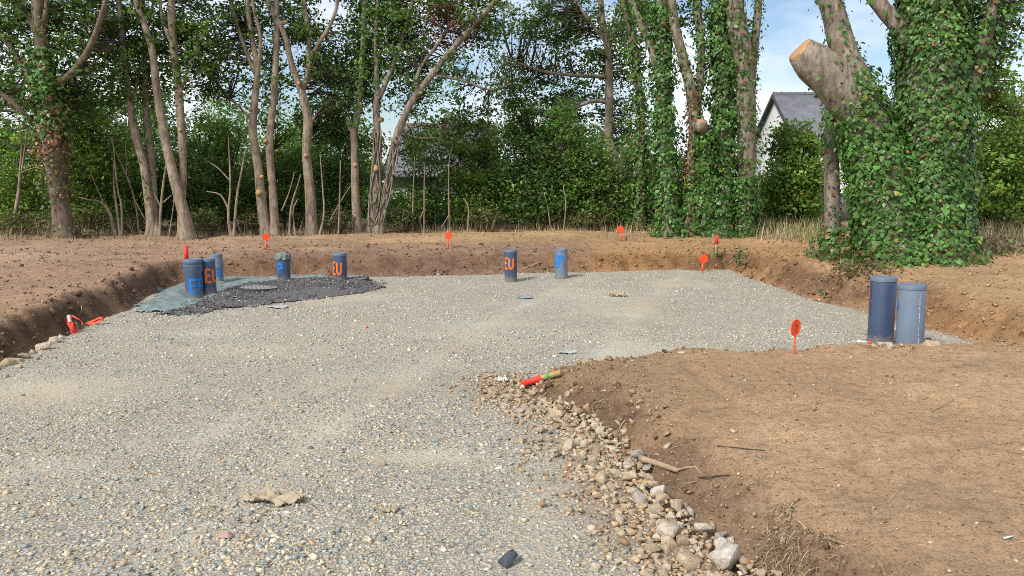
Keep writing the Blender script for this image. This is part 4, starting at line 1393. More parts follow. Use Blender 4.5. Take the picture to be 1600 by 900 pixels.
rag(425, 786, .31, .11, 'torn beige cloth rag lying folded on the gravel in the foreground', M_cloth, 3, -.12, .05)
rag(608, 803, .07, .05, 'small scrap of beige cloth right of the big rag', M_cloth, 8, .3, .025)
rag(965, 463, .24, .14, 'yellowish crumpled scrap on the far gravel', M_cloth, 12, .1, .05)
rag(820, 467, .20, .12, 'flat grey-blue plastic scrap on the gravel in front of the lone pipes', mat_plain('scrap_grey', (.25, .28, .31), .7), 15, .05, .03, 'plastic_scrap', 'plastic scrap')
rag(433, 481, .26, .20, 'thin grey cement spill in front of the black mound', mat_plain('cement', (.36, .36, .36), .9, .12, 10), 17, .1, .01, 'cement_spill', 'cement spill')
rag(885, 553, .18, .08, 'patch of pale blue-white chalky plastic on the gravel behind the soil heap', mat_plain('chalk_blue', (.36, .38, .40), .9, .2, 25), 21, .1, .015, 'plastic_scrap', 'plastic scrap')
rag(785, 597, .08, .04, 'white crumpled scrap beside the red end of the fallen stake', M_white, 23, .2, .03, 'paper_scrap', 'paper scrap')

g = hit(572, 513, 0)
t = thing('litter_wrapper', 'tiny red and white wrapper on the open gravel', 'wrapper', g + [0, 0, .012])
v, f = rock_mesh(41); mk('red_half', v * .03 + [.012, 0, .004], f, M_red_paint, t); mk('white_half', v[:, [1, 0, 2]] * .028 + [-.016, .004, .004], f[:, ::-1], M_white, t)
g = hit(1355, 541, 0)
t = thing('litter_wrapper', 'small red-tipped white tube lying by the foot of the tall navy pipe', 'wrapper', g + [0, 0, .03])
mk('white_tube', *tube_geo([(-.09, 0, .012), (0, 0, 0)], [.008, .008], 8), M_white, t); mk('red_tip', *tube_geo([(0, 0, 0), (.04, -.004, 0)], [.0095, .0095], 8), M_red_paint, t)
g = hit(1575, 842, .2)
o = mk('white_stick', *tube_geo([(-.022, -.006, .004), (0, 0, .006), (.024, .007, .007)], [.0032, .0035, .003], 8), M_white); o.location = g
tag(o, 'short white plastic stick on the soil near the right edge', 'stick')


def branch(u0, v0, u1, v1, r, label, z=.1, name='dead_branch', mat=None, fork=True, lift=.02):
    a, b = hit(u0, v0, z), hit(u1, v1, z)
    t = thing(name, label, 'branch', a)
    n = 9
    s = np.linspace(0, 1, n)[:, None]
    p = (b - a) * s
    nv = np.stack([fbm(s[:, 0] * 3 + k * 9, s[:, 0] * 0 + u0, None, 1, 2, 5) for k in range(3)], -1) * np.linalg.norm(b - a) * .02
    p = p + nv * np.sin(s * math.pi)
    p[:, 2] = np.linspace(0, b[2] - a[2], n) + r * .6 + .3 * lift
    mk('wood', *tube_geo(p, np.linspace(r, r * .65, n), 10, rough=.25, rs=20), mat or M_wood_grey, t, smooth=True)
    if fork:
        q = p[6] + np.linspace(0, 1, 5)[:, None] * ((b - a) * .75 + np.array([.02, -.02, .01]))
        q[:, 2] = np.maximum(p[6, 2] + np.linspace(0, .01, 5), ground_z(q[:, 0] + a[0], q[:, 1] + a[1]) - a[2] + r * .2)
        mk('side_twig', *tube_geo(q, np.linspace(r * .5, r * .15, 5), 7, rough=.2, rs=20), mat or M_wood_grey, t, smooth=True)
    return t


branch(1000, 722, 1060, 742, .022, 'thick dead branch lying between the rubble and the soil bank')
branch(818, 424, 846, 412, .022, 'pale broken branch leaning on the soil bank between the middle pipes', .05)
branch(1120, 700, 1195, 707, .004, 'thin dark twig above the dead branch on the soil', .2, 'dry_twig', M_twig, False)
branch(1455, 645, 1490, 627, .003, 'thin straight pale straw stalk on the right-hand soil', .2, 'straw_stalk', M_wood_grey, False)
branch(1300, 866, 1340, 836, .0022, 'long pale straw leaning over the bottom grass clump', .2, 'straw_stalk', M_wood_grey, False)
branch(1090, 760, 1140, 753, .005, 'short dark twig right of the white-faced block', .15, 'dry_twig', M_twig, False)

# ------------------------------------------------------------------ foliage
def unit(v): return v / (np.linalg.norm(v, axis=-1, keepdims=True) + 1e-9)


def leaf_quads(pos, nrm, size, cols, aspect=.58):
    n = len(pos)
    a = unit(np.cross(nrm, rng.normal(size=(n, 3))))
    b = np.cross(nrm, a)
    L = (size * .5)[:, None]; W = L * aspect
    lift = nrm * (size * .10)[:, None]
    V = np.stack([pos - a * L, pos + b * W + lift, pos + a * L, pos - b * W + lift], 1)
    F = np.arange(n)[:, None] * 4 + np.array([0, 1, 2, 3])
    return V.reshape(-1, 3), F, np.repeat(cols, 4, 0)


IVY_UV = np.array([(0, .22), (.50, .22), (.34, -.26), (0, -.72), (-.34, -.26), (-.50, .22)])
IVY_F = np.array([[0, 1, 2, 3], [0, 3, 4, 5]])


def ivy_leaves(pos, nrm, size, cols):
    n = len(pos)
    down = np.array([0, 0, -1.0]) + rng.normal(0, .45, (n, 3))
    a = unit(down - nrm * (down * nrm).sum(1)[:, None])      # towards the tip
    b = np.cross(nrm, a)
    uv = IVY_UV[None] * size[:, None, None] * rng.uniform(.8, 1.2, (n, 1, 2))
    V = pos[:, None] + b[:, None] * uv[:, :, :1] - a[:, None] * uv[:, :, 1:] - nrm[:, None] * (np.abs(IVY_UV[:, 0])[None, :, None] * size[:, None, None] * .28)
    F = (IVY_F[None] + (np.arange(n) * 6)[:, None, None]).reshape(-1, 4)
    return V.reshape(-1, 3), F, np.repeat(cols, 6, 0)


def leaf_cols(n, base, var=.22, yellow=.03, brown=.0):
    c = np.array(base)[None] * np.exp(rng.normal(0, var, (n, 1))) * np.exp(rng.normal(0, .08, (n, 3)))
    k = rng.random(n)
    y = k < yellow; c[y] = np.array([.30, .25, .05]) * rng.uniform(.6, 1.2, (y.sum(), 1))
    b = (k > 1 - brown); c[b] = np.array([.20, .10, .045]) * rng.uniform(.5, 1.3, (b.sum(), 1))
    return np.clip(c, .005, .6)


GREEN_OAK, GREEN_BRIGHT, GREEN_MID, GREEN_DARK, GREEN_IVY = (.088, .158, .040), (.155, .26, .050), (.12, .21, .047), (.092, .168, .045), (.074, .168, .033)


class Tree:
    def __init__(s, name, label, cat, base_uv, Y, group=None):
        s.Y = Y
        p = P(base_uv[0], base_uv[1], Y)
        z = gz(p[0], Y)
        s.o = np.array([p[0], Y, z])
        s.t = thing(name, label, cat, s.o, group)
        s.wood = MB(); s.twigs = MB(); s.lv = []; s.iv = []; s.limbs = []
        s.seed = int(sum(map(ord, label)) % 997)
        s.thin = .70

    def stem(s, px, dy=0.0, seg=14, rough=.10, shrink=1.0, tilt=0.0, ground=False, step=.12):
        """limb traced as photo points (u, v, width px), optionally leaning dy metres away from the camera"""
        q = []
        for k, (u, v, w) in enumerate(px):
            Y = s.Y + dy * k / max(1, len(px) - 1) + tilt
            p = P(u, v, Y); q.append([*p, .5 * w * Y / FPX * shrink * (.76 if w < 60 else .95)])
        q = np.array(q)
        if ground:
            zb = gz(q[0, 0], q[0, 1])
            q[0, 2] = min(q[0, 2], zb - .12)
            flare = q[0].copy(); flare[2] = zb + .18
        q = spline(q, step)
        if ground:      # root flare
            hgt = q[:, 2] - zb
            q[:, 3] *= 1 + .22 * np.exp(-np.clip(hgt, 0, 9) / .16)
        s.wood.add(*tube_geo(q[:, :3], np.maximum(q[:, 3], .006), seg, rough=rough, rs=2.2, seed=s.seed))
        s.limbs.append(q)
        return q

    def clump(s, u, v, ru, rv, n, base, dY=1.1, leaf=.098, per=46, rad=.27, off=0.65, yellow=.03, brown=0.0, twig=True):
        """n leafy twigs filling an ellipsoid round pixel (u, v)"""
        k = s.Y + off
        c = P(u, v, k); sx, sz = ru * k / FPX, rv * k / FPX
        d = unit(rng.normal(size=(n, 3))) * (rng.random((n, 1)) ** .45)
        ctr = c + d * np.array([sx, dY, sz])
        ctr = ctr[ctr[:, 2] > gz(c[0], k) + .25] if len(ctr) else ctr
        allp = np.concatenate([q[:, :3] for q in s.limbs]) if s.limbs else s.o[None]
        for p in ctr:
            m = max(8, int(per * s.thin * rng.uniform(.5, 1.5)))
            r = rad * rng.uniform(.6, 1.35)
            lp = p + rng.normal(size=(m, 3)) * np.array([r, r, r * .55]) * .62
            nn = unit(rng.normal(size=(m, 3)) * .8 + np.array([0, -.15, .7]))
            tint = math.exp(rng.normal(0, .30))
            s.lv.append((lp, nn, leaf * rng.uniform(.6, 1.35, m), leaf_cols(m, np.array(base) * tint, .20, yellow, brown)))
            if twig:
                dist = np.linalg.norm(allp - p, axis=1) + .6 * np.clip(allp[:, 2] - p[2], 0, 9)
                a = allp[np.argmin(dist)]
                L = np.linalg.norm(p - a)
                if L > 2.6: a = p + (a - p) / L * 1.6; L = 1.6
                mid = (a + p) / 2 + rng.normal(0, .10, 3) * L + np.array([0, 0, .06 * L])
                r0 = min(.030, .010 + .008 * L)
                s.twigs.add(*tube_geo(spline(np.array([a, mid, p]), .6), np.linspace(r0, .005, len(spline(np.array([a, mid, p]), .6))), 4, cap=False))
                for _ in range(1):
                    e = p + rng.normal(size=3) * r * .8
                    s.twigs.add(*tube_geo(np.array([p, (p + e) / 2 + rng.normal(0, .03, 3), e]), [.006, .004, .003], 3, cap=False))

    def ivy(s, limb, t0, t1, dens, size, base=GREEN_IVY, thick=.10, yellow=.02, brown=.015, front=False, gaps=0.0):
        """ivy leaves over part t0..t1 of a limb; dens leaves per square metre of bark"""
        q = limb; n = len(q)
        L = np.concatenate([[0], np.cumsum(np.linalg.norm(np.diff(q[:, :3], axis=0), axis=1))])
        i0, i1 = t0 * L[-1], t1 * L[-1]
        size = size * .76
        m = int(2.7 * dens * (i1 - i0) * 2 * math.pi * np.interp((i0 + i1) / 2, L, q[:, 3]))
        t = rng.uniform(i0, i1, m)
        c = np.stack([np.interp(t, L, q[:, k]) for k in range(4)], -1)
        T = unit(np.gradient(q[:, :3], axis=0)); tv = np.stack([np.interp(t, L, T[:, k]) for k in range(3)], -1)
        a = rng.uniform(0, 6.283, m)
        A = unit(np.cross(tv, np.array([0, 1.0, .01]))); B = np.cross(tv, A)
        nn = A * np.cos(a)[:, None] + B * np.sin(a)[:, None]
        lump = fbm(c[:, 0] + nn[:, 0] * .3, c[:, 1] + nn[:, 1] * .3, c[:, 2], 2.6, 3, s.seed)
        off = thick * (rng.random(m) ** 1.5) * (1.0 + 1.3 * lump)
        p = c[:, :3] + nn * (c[:, 3] + .012 + np.clip(off, 0, None))[:, None]
        keep = np.ones(m, bool)
        if gaps: keep = lump > -0.45 + gaps * .6 * rng.normal(0.5, .5, m)
        p, nn, lump = p[keep], nn[keep], lump[keep]
        m = len(p)
        if m == 0: return
        nl = unit(nn + rng.normal(0, .32, (m, 3)) + np.array([0, 0, .30]))
        tint = np.exp(.55 * fbm(p[:, 0], p[:, 1], p[:, 2], 1.6, 4, s.seed + 3, .65))[:, None]
        s.iv.append((p, nl, size * np.clip(np.exp(rng.normal(-.15, .35, m)), .35, 1.5), leaf_cols(m, base, .28, yellow, brown) * tint))

    def cut(s, u, v, w, limb=None, depth=.10, axis=None, tilt=0.0, ell=1.0):
        """sawn branch stub facing the viewer at pixel (u, v), w px across"""
        allp = np.concatenate(s.limbs)
        Yg = s.Y
        p = P(u, v, Yg)
        q = allp[np.argmin(np.linalg.norm(allp[:, [0, 2]] - p[[0, 2]], axis=1))]
        r = .5 * w * Yg / FPX
        out = unit(np.array([p[0] - q[0], -abs(q[3]) * 1.3, (p[2] - q[2]) * .4 + .02])) if axis is None else unit(np.array(axis, float))
        Yf = q[1] - math.sqrt(max(q[3] ** 2 - (p[0] - q[0]) ** 2, (.3 * q[3]) ** 2)) - .05
        f = P(u, v, Yf)
        b = f - out * (depth + .12)
        st = mk('cut_stub', *tube_geo(np.array([b, (b + f) / 2, f]) - s.o, [r * 1.25, r * 1.1, r * 1.05], 14, rough=.08, rs=8), s.bark, s.t, smooth=True)
        zax = out; xax = unit(np.cross(zax, np.array([0, 0, 1.0]))); yax = np.cross(zax, xax)
        a = np.linspace(0, 6.2832, 18, endpoint=False)
        V = np.concatenate([[np.zeros(3)], np.stack([np.cos(a), np.sin(a), 0 * a], -1) * r * .98, np.stack([np.cos(a), np.sin(a), 0 * a - .5], -1) * r * .98])
        j = np.arange(18); k = (j + 1) % 18
        fc = mk('cut_face', V, [np.stack([j + 1, k + 1, np.zeros(18, int)], -1), np.stack([j + 19, k + 19, k + 1, j + 1], -1)], M_cut, st)
        import mathutils
        M = mathutils.Matrix(((xax[0], yax[0], zax[0]), (xax[1], yax[1], zax[1]), (xax[2], yax[2], zax[2])))
        fc.rotation_euler = M.to_euler()
        fc.location = tuple(f - s.o + out * .012)
        return st

    def build(s, bark, wood_name='trunk'):
        if s.wood.n: s.wood.build(wood_name, bark, s.t, s.o, smooth=True)
        if s.lv:
            m = MB().add(*leaf_quads(*[np.concatenate(k) for k in zip(*s.lv)]))
            cr = m.build('crown', M_leaf, s.t, s.o)
            if s.twigs.n: s.twigs.build('twigs', M_twig, cr, s.o)
        if s.iv:
            MB().add(*ivy_leaves(*[np.concatenate(k) for k in zip(*s.iv)])).build('ivy', M_ivy, s.t, s.o)
        return s.t


def begin(name, label, base, Y, bark, cat='tree', group=None):
    T = Tree(name, label, cat, base, Y, group); T.bark = bark
    return T


# ---- oak at the far left, ivy and sawn stubs
T = begin('oak_tree', 'ivy-clad oak at the far left with four sawn stubs on its trunk', (102, 380), 16.3, M_bark_dark)
m = T.stem([(103, 388, 44), (97, 340, 37), (90, 290, 35), (83, 230, 38), (75, 150, 33), (67, 80, 29), (58, 0, 22), (50, -90, 16), (45, -200, 8)], ground=True, seg=18)
l1 = T.stem([(77, 208, 12), (45, 185, 11), (20, 160, 10), (-25, 130, 8), (-80, 90, 5)], -.6)
l2 = T.stem([(72, 155, 13), (42, 115, 12), (10, 65, 10), (-30, 35, 7)], .4)
l3 = T.stem([(64, 70, 17), (48, 30, 13), (20, 0, 11), (-10, -60, 7)], .5)
l4 = T.stem([(78, 135, 13), (108, 118, 13), (138, 78, 12), (160, 20, 9), (180, -60, 6)], -.5)
l5 = T.stem([(66, 60, 12), (72, 20, 10), (80, -60, 7)], -.4)
T.ivy(m, .30, .55, 330, .095, thick=.22, brown=.05)
T.ivy(m, .26, .42, 200, .085, (.22, .085, .04), .18, 0, .3)
T.ivy(m, .13, .27, 130, .085, (.085, .11, .035), .2, .12, .2)
T.ivy(l1, 0, .3, 120, .08, thick=.1); T.ivy(l2, 0, .5, 160, .085, thick=.12)
for c in ((84, 222, 11), (68, 234, 10), (58.5, 247, 10), (77, 282, 9)): T.cut(*c)
T.clump(35, 30, 90, 70, 130, GREEN_OAK); T.clump(150, 70, 60, 90, 120, GREEN_OAK); T.clump(-10, 130, 50, 80, 50, GREEN_OAK)
T.clump(110, 150, 40, 40, 50, GREEN_DARK, rad=.26); T.clump(60, -130, 150, 80, 110, GREEN_OAK, 2.0)
T.build(M_bark_dark)

T = begin('ash_tree', 'slender twin-stemmed tree second from the left oak', (240, 366), 17.2, M_bark_pale)
a = T.stem([(237, 373, 24), (236, 340, 19), (225, 260, 17), (211, 207, 16), (203, 160, 12), (195, 90, 10), (186, 0, 9), (178, -120, 5)], ground=True)
b = T.stem([(246, 371, 20), (240, 320, 17), (235, 240, 17), (228, 175, 12), (226, 80, 9), (222, -50, 6)], .5, ground=True)
T.stem([(205, 170, 7), (216, 120, 6), (228, 60, 5), (240, 0, 4)], .6)
T.ivy(a, .12, .30, 45, .07, thick=.1, gaps=.4); T.ivy(b, .35, .8, 120, .08, thick=.2)
T.clump(195, 50, 50, 80, 75, GREEN_OAK); T.clump(225, 130, 35, 70, 55, GREEN_MID, off=.5); T.clump(215, -80, 90, 60, 70, GREEN_OAK)
T.build(M_bark_pale)

T = begin('ash_tree', 'tree with two pale stems crossing to one flared foot, third from left', (290, 366), 17.0, M_bark_pale)
a = T.stem([(293, 371, 32), (289, 340, 25), (273, 282, 20), (257, 212, 17), (245, 140, 15), (238, 80, 13), (226, 40, 11), (210, -10, 9), (195, -120, 5)], ground=True, tilt=-.12)
b = T.stem([(284, 371, 20), (284, 330, 15), (286, 275, 15), (284, 215, 15), (279, 140, 14), (272, 80, 15), (268, 20, 14), (270, -60, 10), (268, -200, 5)], .2, ground=True)
T.stem([(271, 75, 8), (256, 35, 7), (245, -20, 5)], .4); T.stem([(280, 150, 6), (300, 90, 5), (325, 40, 4)], .3)
T.cut(281, 203, 5)
T.clump(290, 40, 60, 70, 90, GREEN_OAK); T.clump(312, 120, 35, 60, 40, GREEN_OAK); T.clump(270, -90, 110, 60, 80, GREEN_OAK); T.clump(250, 80, 30, 60, 30, GREEN_MID, off=.8)
T.build(M_bark_pale)

T = begin('ash_tree', 'tree with two close pale stems and several sawn knots, fourth from left', (418, 362), 17.9, M_bark_pale)
a = T.stem([(418, 369, 25), (409, 320, 20), (403, 260, 17), (395, 207, 17), (398, 160, 14), (402, 110, 12), (394, 60, 10), (386, 0, 9), (380, -120, 5)], ground=True)
b = T.stem([(430, 367, 20), (427, 310, 16), (421, 225, 15), (428, 150, 13), (432, 60, 12), (432, 0, 11), (430, -150, 6)], .3, ground=True)
T.stem([(399, 115, 9), (379, 65, 8), (362, 10, 7), (348, -60, 5)], .3); T.stem([(402, 120, 8), (407, 60, 7), (396, 10, 6), (390, -60, 4)], -.3)
T.stem([(388, 182, 5), (372, 165, 4), (358, 155, 3)], .2)
for c in ((391, 171, 6), (403, 301, 9), (409, 276, 6), (414, 220, 7)): T.cut(*c)
T.clump(385, 40, 55, 60, 80, GREEN_OAK); T.clump(345, 110, 40, 60, 45, GREEN_OAK); T.clump(410, -90, 110, 60, 80, GREEN_OAK); T.clump(425, 130, 40, 50, 35, GREEN_MID, off=.6)
T.build(M_bark_pale)

T = begin('ash_tree', 'single pale trunk forking high into three limbs, fifth from left', (487, 360), 18.3, M_bark_pale)
a = T.stem([(487, 366, 26), (485, 310, 21), (479, 240, 18), (481, 185, 18), (471, 140, 15)], ground=True)
T.stem([(472, 146, 13), (456, 100, 12), (443, 50, 11), (420, 5, 10), (400, -80, 6)], -.3)
T.stem([(471, 146, 11), (482, 110, 10), (482, 50, 10), (474, 0, 9), (470, -120, 5)], .3)
T.stem([(483, 92, 8), (500, 65, 8), (520, 30, 7), (530, -10, 6), (540, -80, 4)], .2)
T.stem([(480, 195, 5), (492, 182, 4)], .0)
for c in ((467, 130, 6), (477, 243, 6), (447, 34, 6)): T.cut(*c)
T.clump(505, 85, 50, 70, 75, GREEN_OAK); T.clump(455, 20, 50, 50, 50, GREEN_OAK); T.clump(480, -90, 110, 60, 80, GREEN_OAK); T.clump(525, 150, 40, 50, 35, GREEN_OAK)
T.build(M_bark_pale)

T = begin('ash_tree', 'slim trunk with ivy above and one sawn knot, sixth from left', (556, 352), 18.9, M_bark_pale)
a = T.stem([(558, 358, 20), (555, 290, 16), (554, 230, 15), (553, 207, 15), (560, 170, 12), (566, 90, 10), (570, 0, 9), (575, -120, 5)], ground=True)
T.stem([(553, 212, 9), (545, 195, 8), (542, 183, 7)], -.1)
T.cut(555, 257, 6)
T.ivy(a, .36, .85, 260, .09, thick=.3)
T.clump(560, 110, 34, 80, 90, GREEN_MID, .8); T.clump(565, -60, 80, 70, 80, GREEN_OAK)
T.build(M_bark_pale)

T = begin('ash_tree', 'vine-wrapped trunk with a large sawn disc, beside the leaning tree', (584, 352), 19.0, M_bark_oak)
a = T.stem([(582, 358, 26), (586, 300, 18), (590, 230, 15), (588, 170, 14), (592, 140, 12)], ground=True)
b = T.stem([(592, 155, 10), (615, 100, 9), (630, 55, 8), (645, 0, 7), (660, -80, 5)], .3)
c = T.stem([(590, 150, 10), (587, 60, 8), (590, 0, 7), (595, -120, 4)], -.2)
for k in range(7):        # woody vines climbing the bark
    ph = k * .9; pts = []
    for j in range(9):
        v = 356 - j * 19; u = np.interp(v, [140, 170, 230, 300, 358], [592, 588, 590, 586, 582]) + (9 - j * .35) * math.sin(ph + j * .5)
        pts.append((u, v, 3.2))
    T.stem(pts, 0, 6, 0, tilt=-.12 * abs(math.cos(ph)) - .02)
T.cut(586, 263, 10); T.cut(597, 187, 7)
T.ivy(a, 0, .35, 60, .08, thick=.12, brown=.2, gaps=.3); T.ivy(c, 0, .8, 120, .085, thick=.25)
T.clump(620, 50, 50, 70, 90, GREEN_MID); T.clump(590, 60, 40, 80, 60, GREEN_MID, .9); T.clump(610, -80, 90, 60, 70, GREEN_OAK)
T.build(M_bark_oak)

T = begin('leaning_tree', 'tree leaning far to the right with rust-brown dead foliage on top', (596, 352), 18.7, M_bark_oak)
a = T.stem([(590, 358, 24), (600, 322, 14), (611, 265, 14), (620, 215, 16), (640, 165, 14), (665, 130, 13), (700, 85, 12), (740, 40, 11), (775, 0, 10), (820, -60, 7), (860, -140, 4)], ground=True)
b = T.stem([(650, 155, 8), (655, 110, 7), (690, 60, 6), (720, 0, 5), (735, -60, 3)], .5)
T.stem([(680, 118, 6), (720, 125, 5), (765, 140, 4), (800, 130, 3)], .4); T.stem([(620, 200, 6), (650, 215, 4), (690, 215, 3)], .3)
for k in range(4):
    ph = k * 1.6; pts = []
    for j in range(8):
        v = 352 - j * 20; u = np.interp(v, [165, 215, 265, 322, 358], [640, 620, 611, 600, 590]) + 6 * math.sin(ph + j * .6)
        pts.append((u, v, 3))
    T.stem(pts, 0, 6, 0, tilt=-.12)
T.cut(612, 217, 6)
T.clump(705, 45, 45, 45, 60, (.17, .085, .045), leaf=.07, brown=.2); T.clump(760, 30, 50, 45, 60, GREEN_OAK); T.clump(690, 140, 60, 70, 45, GREEN_OAK, 1.5); T.clump(715, 200, 65, 34, 40, GREEN_OAK, 1.0); T.clump(650, 225, 24, 24, 14, GREEN_OAK, 1.0); T.clump(770, 130, 50, 50, 30, GREEN_OAK)
T.clump(800, -70, 110, 55, 80, GREEN_OAK); T.clump(640, 120, 45, 70, 60, GREEN_DARK, off=.8); T.clump(680, 10, 60, 40, 40, GREEN_OAK)
T.build(M_bark_oak)

T = begin('oak_tree', 'spreading oak with crooked pale limbs behind the dark bushes', (970, 350), 21.0, M_bark_oak)
a = T.stem([(975, 356, 26), (970, 300, 22), (960, 250, 20), (951, 215, 17), (952, 150, 16), (950, 80, 14), (940, 20, 12), (935, -100, 7)], ground=True)
T.stem([(953, 160, 9), (925, 158, 8), (895, 172, 6), (880, 190, 4)], -.4); T.stem([(951, 120, 9), (905, 118, 7), (850, 112, 6), (800, 95, 4)], -.3)
T.stem([(950, 70, 8), (915, 25, 6), (880, -30, 5)], .4); T.stem([(950, 60, 8), (985, 20, 6), (1010, -40, 4)], .4); T.stem([(955, 228, 7), (940, 205, 6), (930, 195, 5)], -.2)
T.clump(890, 55, 75, 60, 130, GREEN_OAK); T.clump(825, 115, 55, 60, 45, GREEN_OAK); T.clump(880, 150, 70, 45, 70, GREEN_OAK); T.clump(965, 90, 45, 90, 80, GREEN_OAK)
T.clump(920, -80, 130, 65, 110, GREEN_OAK); T.clump(960, 200, 35, 40, 40, GREEN_MID); T.clump(830, 20, 35, 40, 25, GREEN_OAK)
T.build(M_bark_oak)

T = begin('ivy_tree', 'slim leaning ivy-covered trunk left of the ivy clump', (1000, 345), 19.2, M_bark_dark)
a = T.stem([(1000, 353, 26), (1000, 280, 19), (1002, 200, 15), (998, 130, 15), (988, 60, 15), (972, -10, 13), (965, -120, 8)], ground=True)
T.ivy(a, 0, .62, 330, .095, thick=.22, brown=.06); T.ivy(a, .62, .95, 130, .09, thick=.15)
T.clump(985, 30, 35, 60, 40, GREEN_OAK); T.clump(985, -80, 60, 50, 40, GREEN_OAK)
T.build(M_bark_dark)

T = begin('ivy_tree', 'clump of four tall trunks grown together, clothed in ivy', (1105, 366), 17.5, M_bark_oak)
s1 = T.stem([(1046, 372, 40), (1043, 280, 32), (1037, 180, 27), (1036, 80, 24), (1034, 0, 22), (1030, -140, 12)], .2, ground=True, seg=18)
s1b = T.stem([(1036, 130, 17), (1012, 60, 15), (986, 0, 13), (965, -80, 8)], .3)
s2 = T.stem([(1080, 372, 36), (1081, 270, 24), (1085, 175, 22), (1067, 90, 19), (1052, 25, 18), (1044, -100, 10)], -.2, ground=True, seg=18)
s2b = T.stem([(1086, 185, 17), (1096, 95, 15), (1089, 0, 14), (1085, -140, 8)], .2)
s3 = T.stem([(1122, 372, 54), (1128, 260, 42), (1131, 150, 34), (1127, 50, 29), (1123, -20, 25), (1118, -160, 14)], .2, ground=True, seg=20)
s4 = T.stem([(1160, 372, 42), (1166, 270, 37), (1166, 180, 37), (1161, 90, 38), (1149, 20, 35), (1146, -100, 18)], -.3, ground=True, seg=20)
s5 = T.stem([(1100, 372, 40), (1102, 280, 30), (1100, 215, 22), (1097, 193, 20)], -.5, ground=True, seg=16)
s6 = T.stem([(1172, 140, 18), (1180, 60, 16), (1186, -10, 14), (1190, -120, 8)], .3)
for st, d, br in ((s1, 420, .03), (s3, 420, .03)): T.ivy(st, 0, .72, d, .098, thick=.20, brown=br)
T.ivy(s1, .7, 1, 150, .095, thick=.14); T.ivy(s3, .7, 1, 100, .095, thick=.14)
T.ivy(s2, 0, .22, 330, .098, thick=.16, brown=.15); T.ivy(s2, .18, .5, 150, .09, (.15, .10, .04), .14, .1, .3); T.ivy(s2, .5, .8, 60, .09, thick=.1)
T.ivy(s2b, 0, .7, 230, .09, thick=.16); T.ivy(s1b, 0, .7, 120, .09, thick=.16)
T.ivy(s4, 0, .22, 380, .098, thick=.18); T.ivy(s4, .2, .95, 120, .09, thick=.14, gaps=.7, brown=.08); T.ivy(s5, 0, .95, 420, .098, thick=.18); T.ivy(s6, 0, .6, 90, .09, thick=.12)
T.cut(1097, 189, 15, axis=(.1, -.35, .9)); T.cut(1143, 143, 11)
T.clump(1040, 20, 40, 40, 30, GREEN_OAK); T.clump(1060, -80, 110, 55, 70, GREEN_OAK); T.clump(1150, -120, 90, 60, 50, GREEN_OAK)
T.build(M_bark_oak)

T = begin('ivy_tree', 'thin lichen-grey trunk at the left side of the massive ivy tree', (1300, 395), 12.1, M_bark_oak)
a = T.stem([(1301, 404, 34), (1300, 320, 31), (1299, 250, 28), (1299, 190, 24), (1306, 130, 18), (1318, 70, 12)], .3, ground=True, seg=18)
T.ivy(a, 0, .16, 420, .075, thick=.16, brown=.12); T.ivy(a, .12, .55, 70, .07, (.10, .15, .09), .07, .05, .1, gaps=.3); T.ivy(a, .5, .8, 220, .075, thick=.14)
T.build(M_bark_oak)

T = begin('ivy_tree', 'massive ivy-covered twin trunk on the right with a sawn-off limb', (1430, 412), 11.2, M_bark_oak)
L = T.stem([(1402, 428, 104), (1388, 345, 96), (1374, 262, 84), (1352, 195, 70), (1336, 140, 62), (1320, 90, 54), (1305, 30, 46), (1292, -20, 40), (1280, -150, 24)], 0, ground=True, seg=26, rough=.14)
R = T.stem([(1450, 428, 116), (1452, 345, 112), (1456, 250, 104), (1458, 150, 98), (1458, 60, 94), (1458, -20, 90), (1466, -150, 64)], .2, ground=True, seg=28, rough=.14)
S = T.stem([(1352, 205, 58), (1326, 160, 64), (1297, 122, 63), (1272, 98, 60), (1250, 79, 54)], -.05, seg=24, rough=.10)
l1 = T.stem([(1445, 100, 34), (1412, 52, 31), (1377, 10, 29), (1350, -30, 25), (1320, -120, 14)], .3, seg=16)
l2 = T.stem([(1490, 190, 38), (1520, 120, 32), (1542, 50, 25), (1556, -30, 18), (1575, -120, 10)], -.3, seg=16)
# sawn face of the limb
e = S[-1]; ax = unit(S[-1, :3] - S[-6, :3]); r0 = e[3]
xax = unit(np.cross(ax, np.array([0, 0, 1.0]))); yax = np.cross(ax, xax)
ang = np.linspace(0, 6.2832, 30, endpoint=False)
rr = r0 * (1.0 + .05 * np.sin(ang * 3 + .5))
Vr = np.concatenate([[np.zeros(3)], np.stack([np.cos(ang) * rr * .55, np.sin(ang) * rr * .55, 0 * ang + .002], -1), np.stack([np.cos(ang) * rr * .97, np.sin(ang) * rr * .97, 0 * ang], -1), np.stack([np.cos(ang) * rr * .97, np.sin(ang) * rr * .97, 0 * ang - .05], -1)])
j = np.arange(30); k = (j + 1) % 30
import mathutils
fc = mk('cut_face', Vr, [np.stack([j + 1, k + 1, 0 * j], -1), np.concatenate([np.stack([j + 31, k + 31, k + 1, j + 1], -1), np.stack([j + 61, k + 61, k + 31, j + 31], -1)])], M_cut, T.t)
fc.rotation_euler = mathutils.Matrix(((xax[0], yax[0], ax[0]), (xax[1], yax[1], ax[1]), (xax[2], yax[2], ax[2]))).to_euler()
fc.location = tuple(S[-1, :3] - T.o + ax * .02)
fc['label'] = 'fresh orange sawn face of the thick limb'
T.ivy(L, 0, .40, 520, .080, thick=.12, brown=.03); T.ivy(L, .36, .56, 300, .08, thick=.16); T.ivy(L, .55, .9, 60, .07, thick=.10, gaps=.5)
T.ivy(R, 0, .95, 520, .080, thick=.13, brown=.025); T.ivy(S, 0, .25, 300, .08, thick=.12); T.ivy(S, .3, .75, 16, .06, thick=.06)
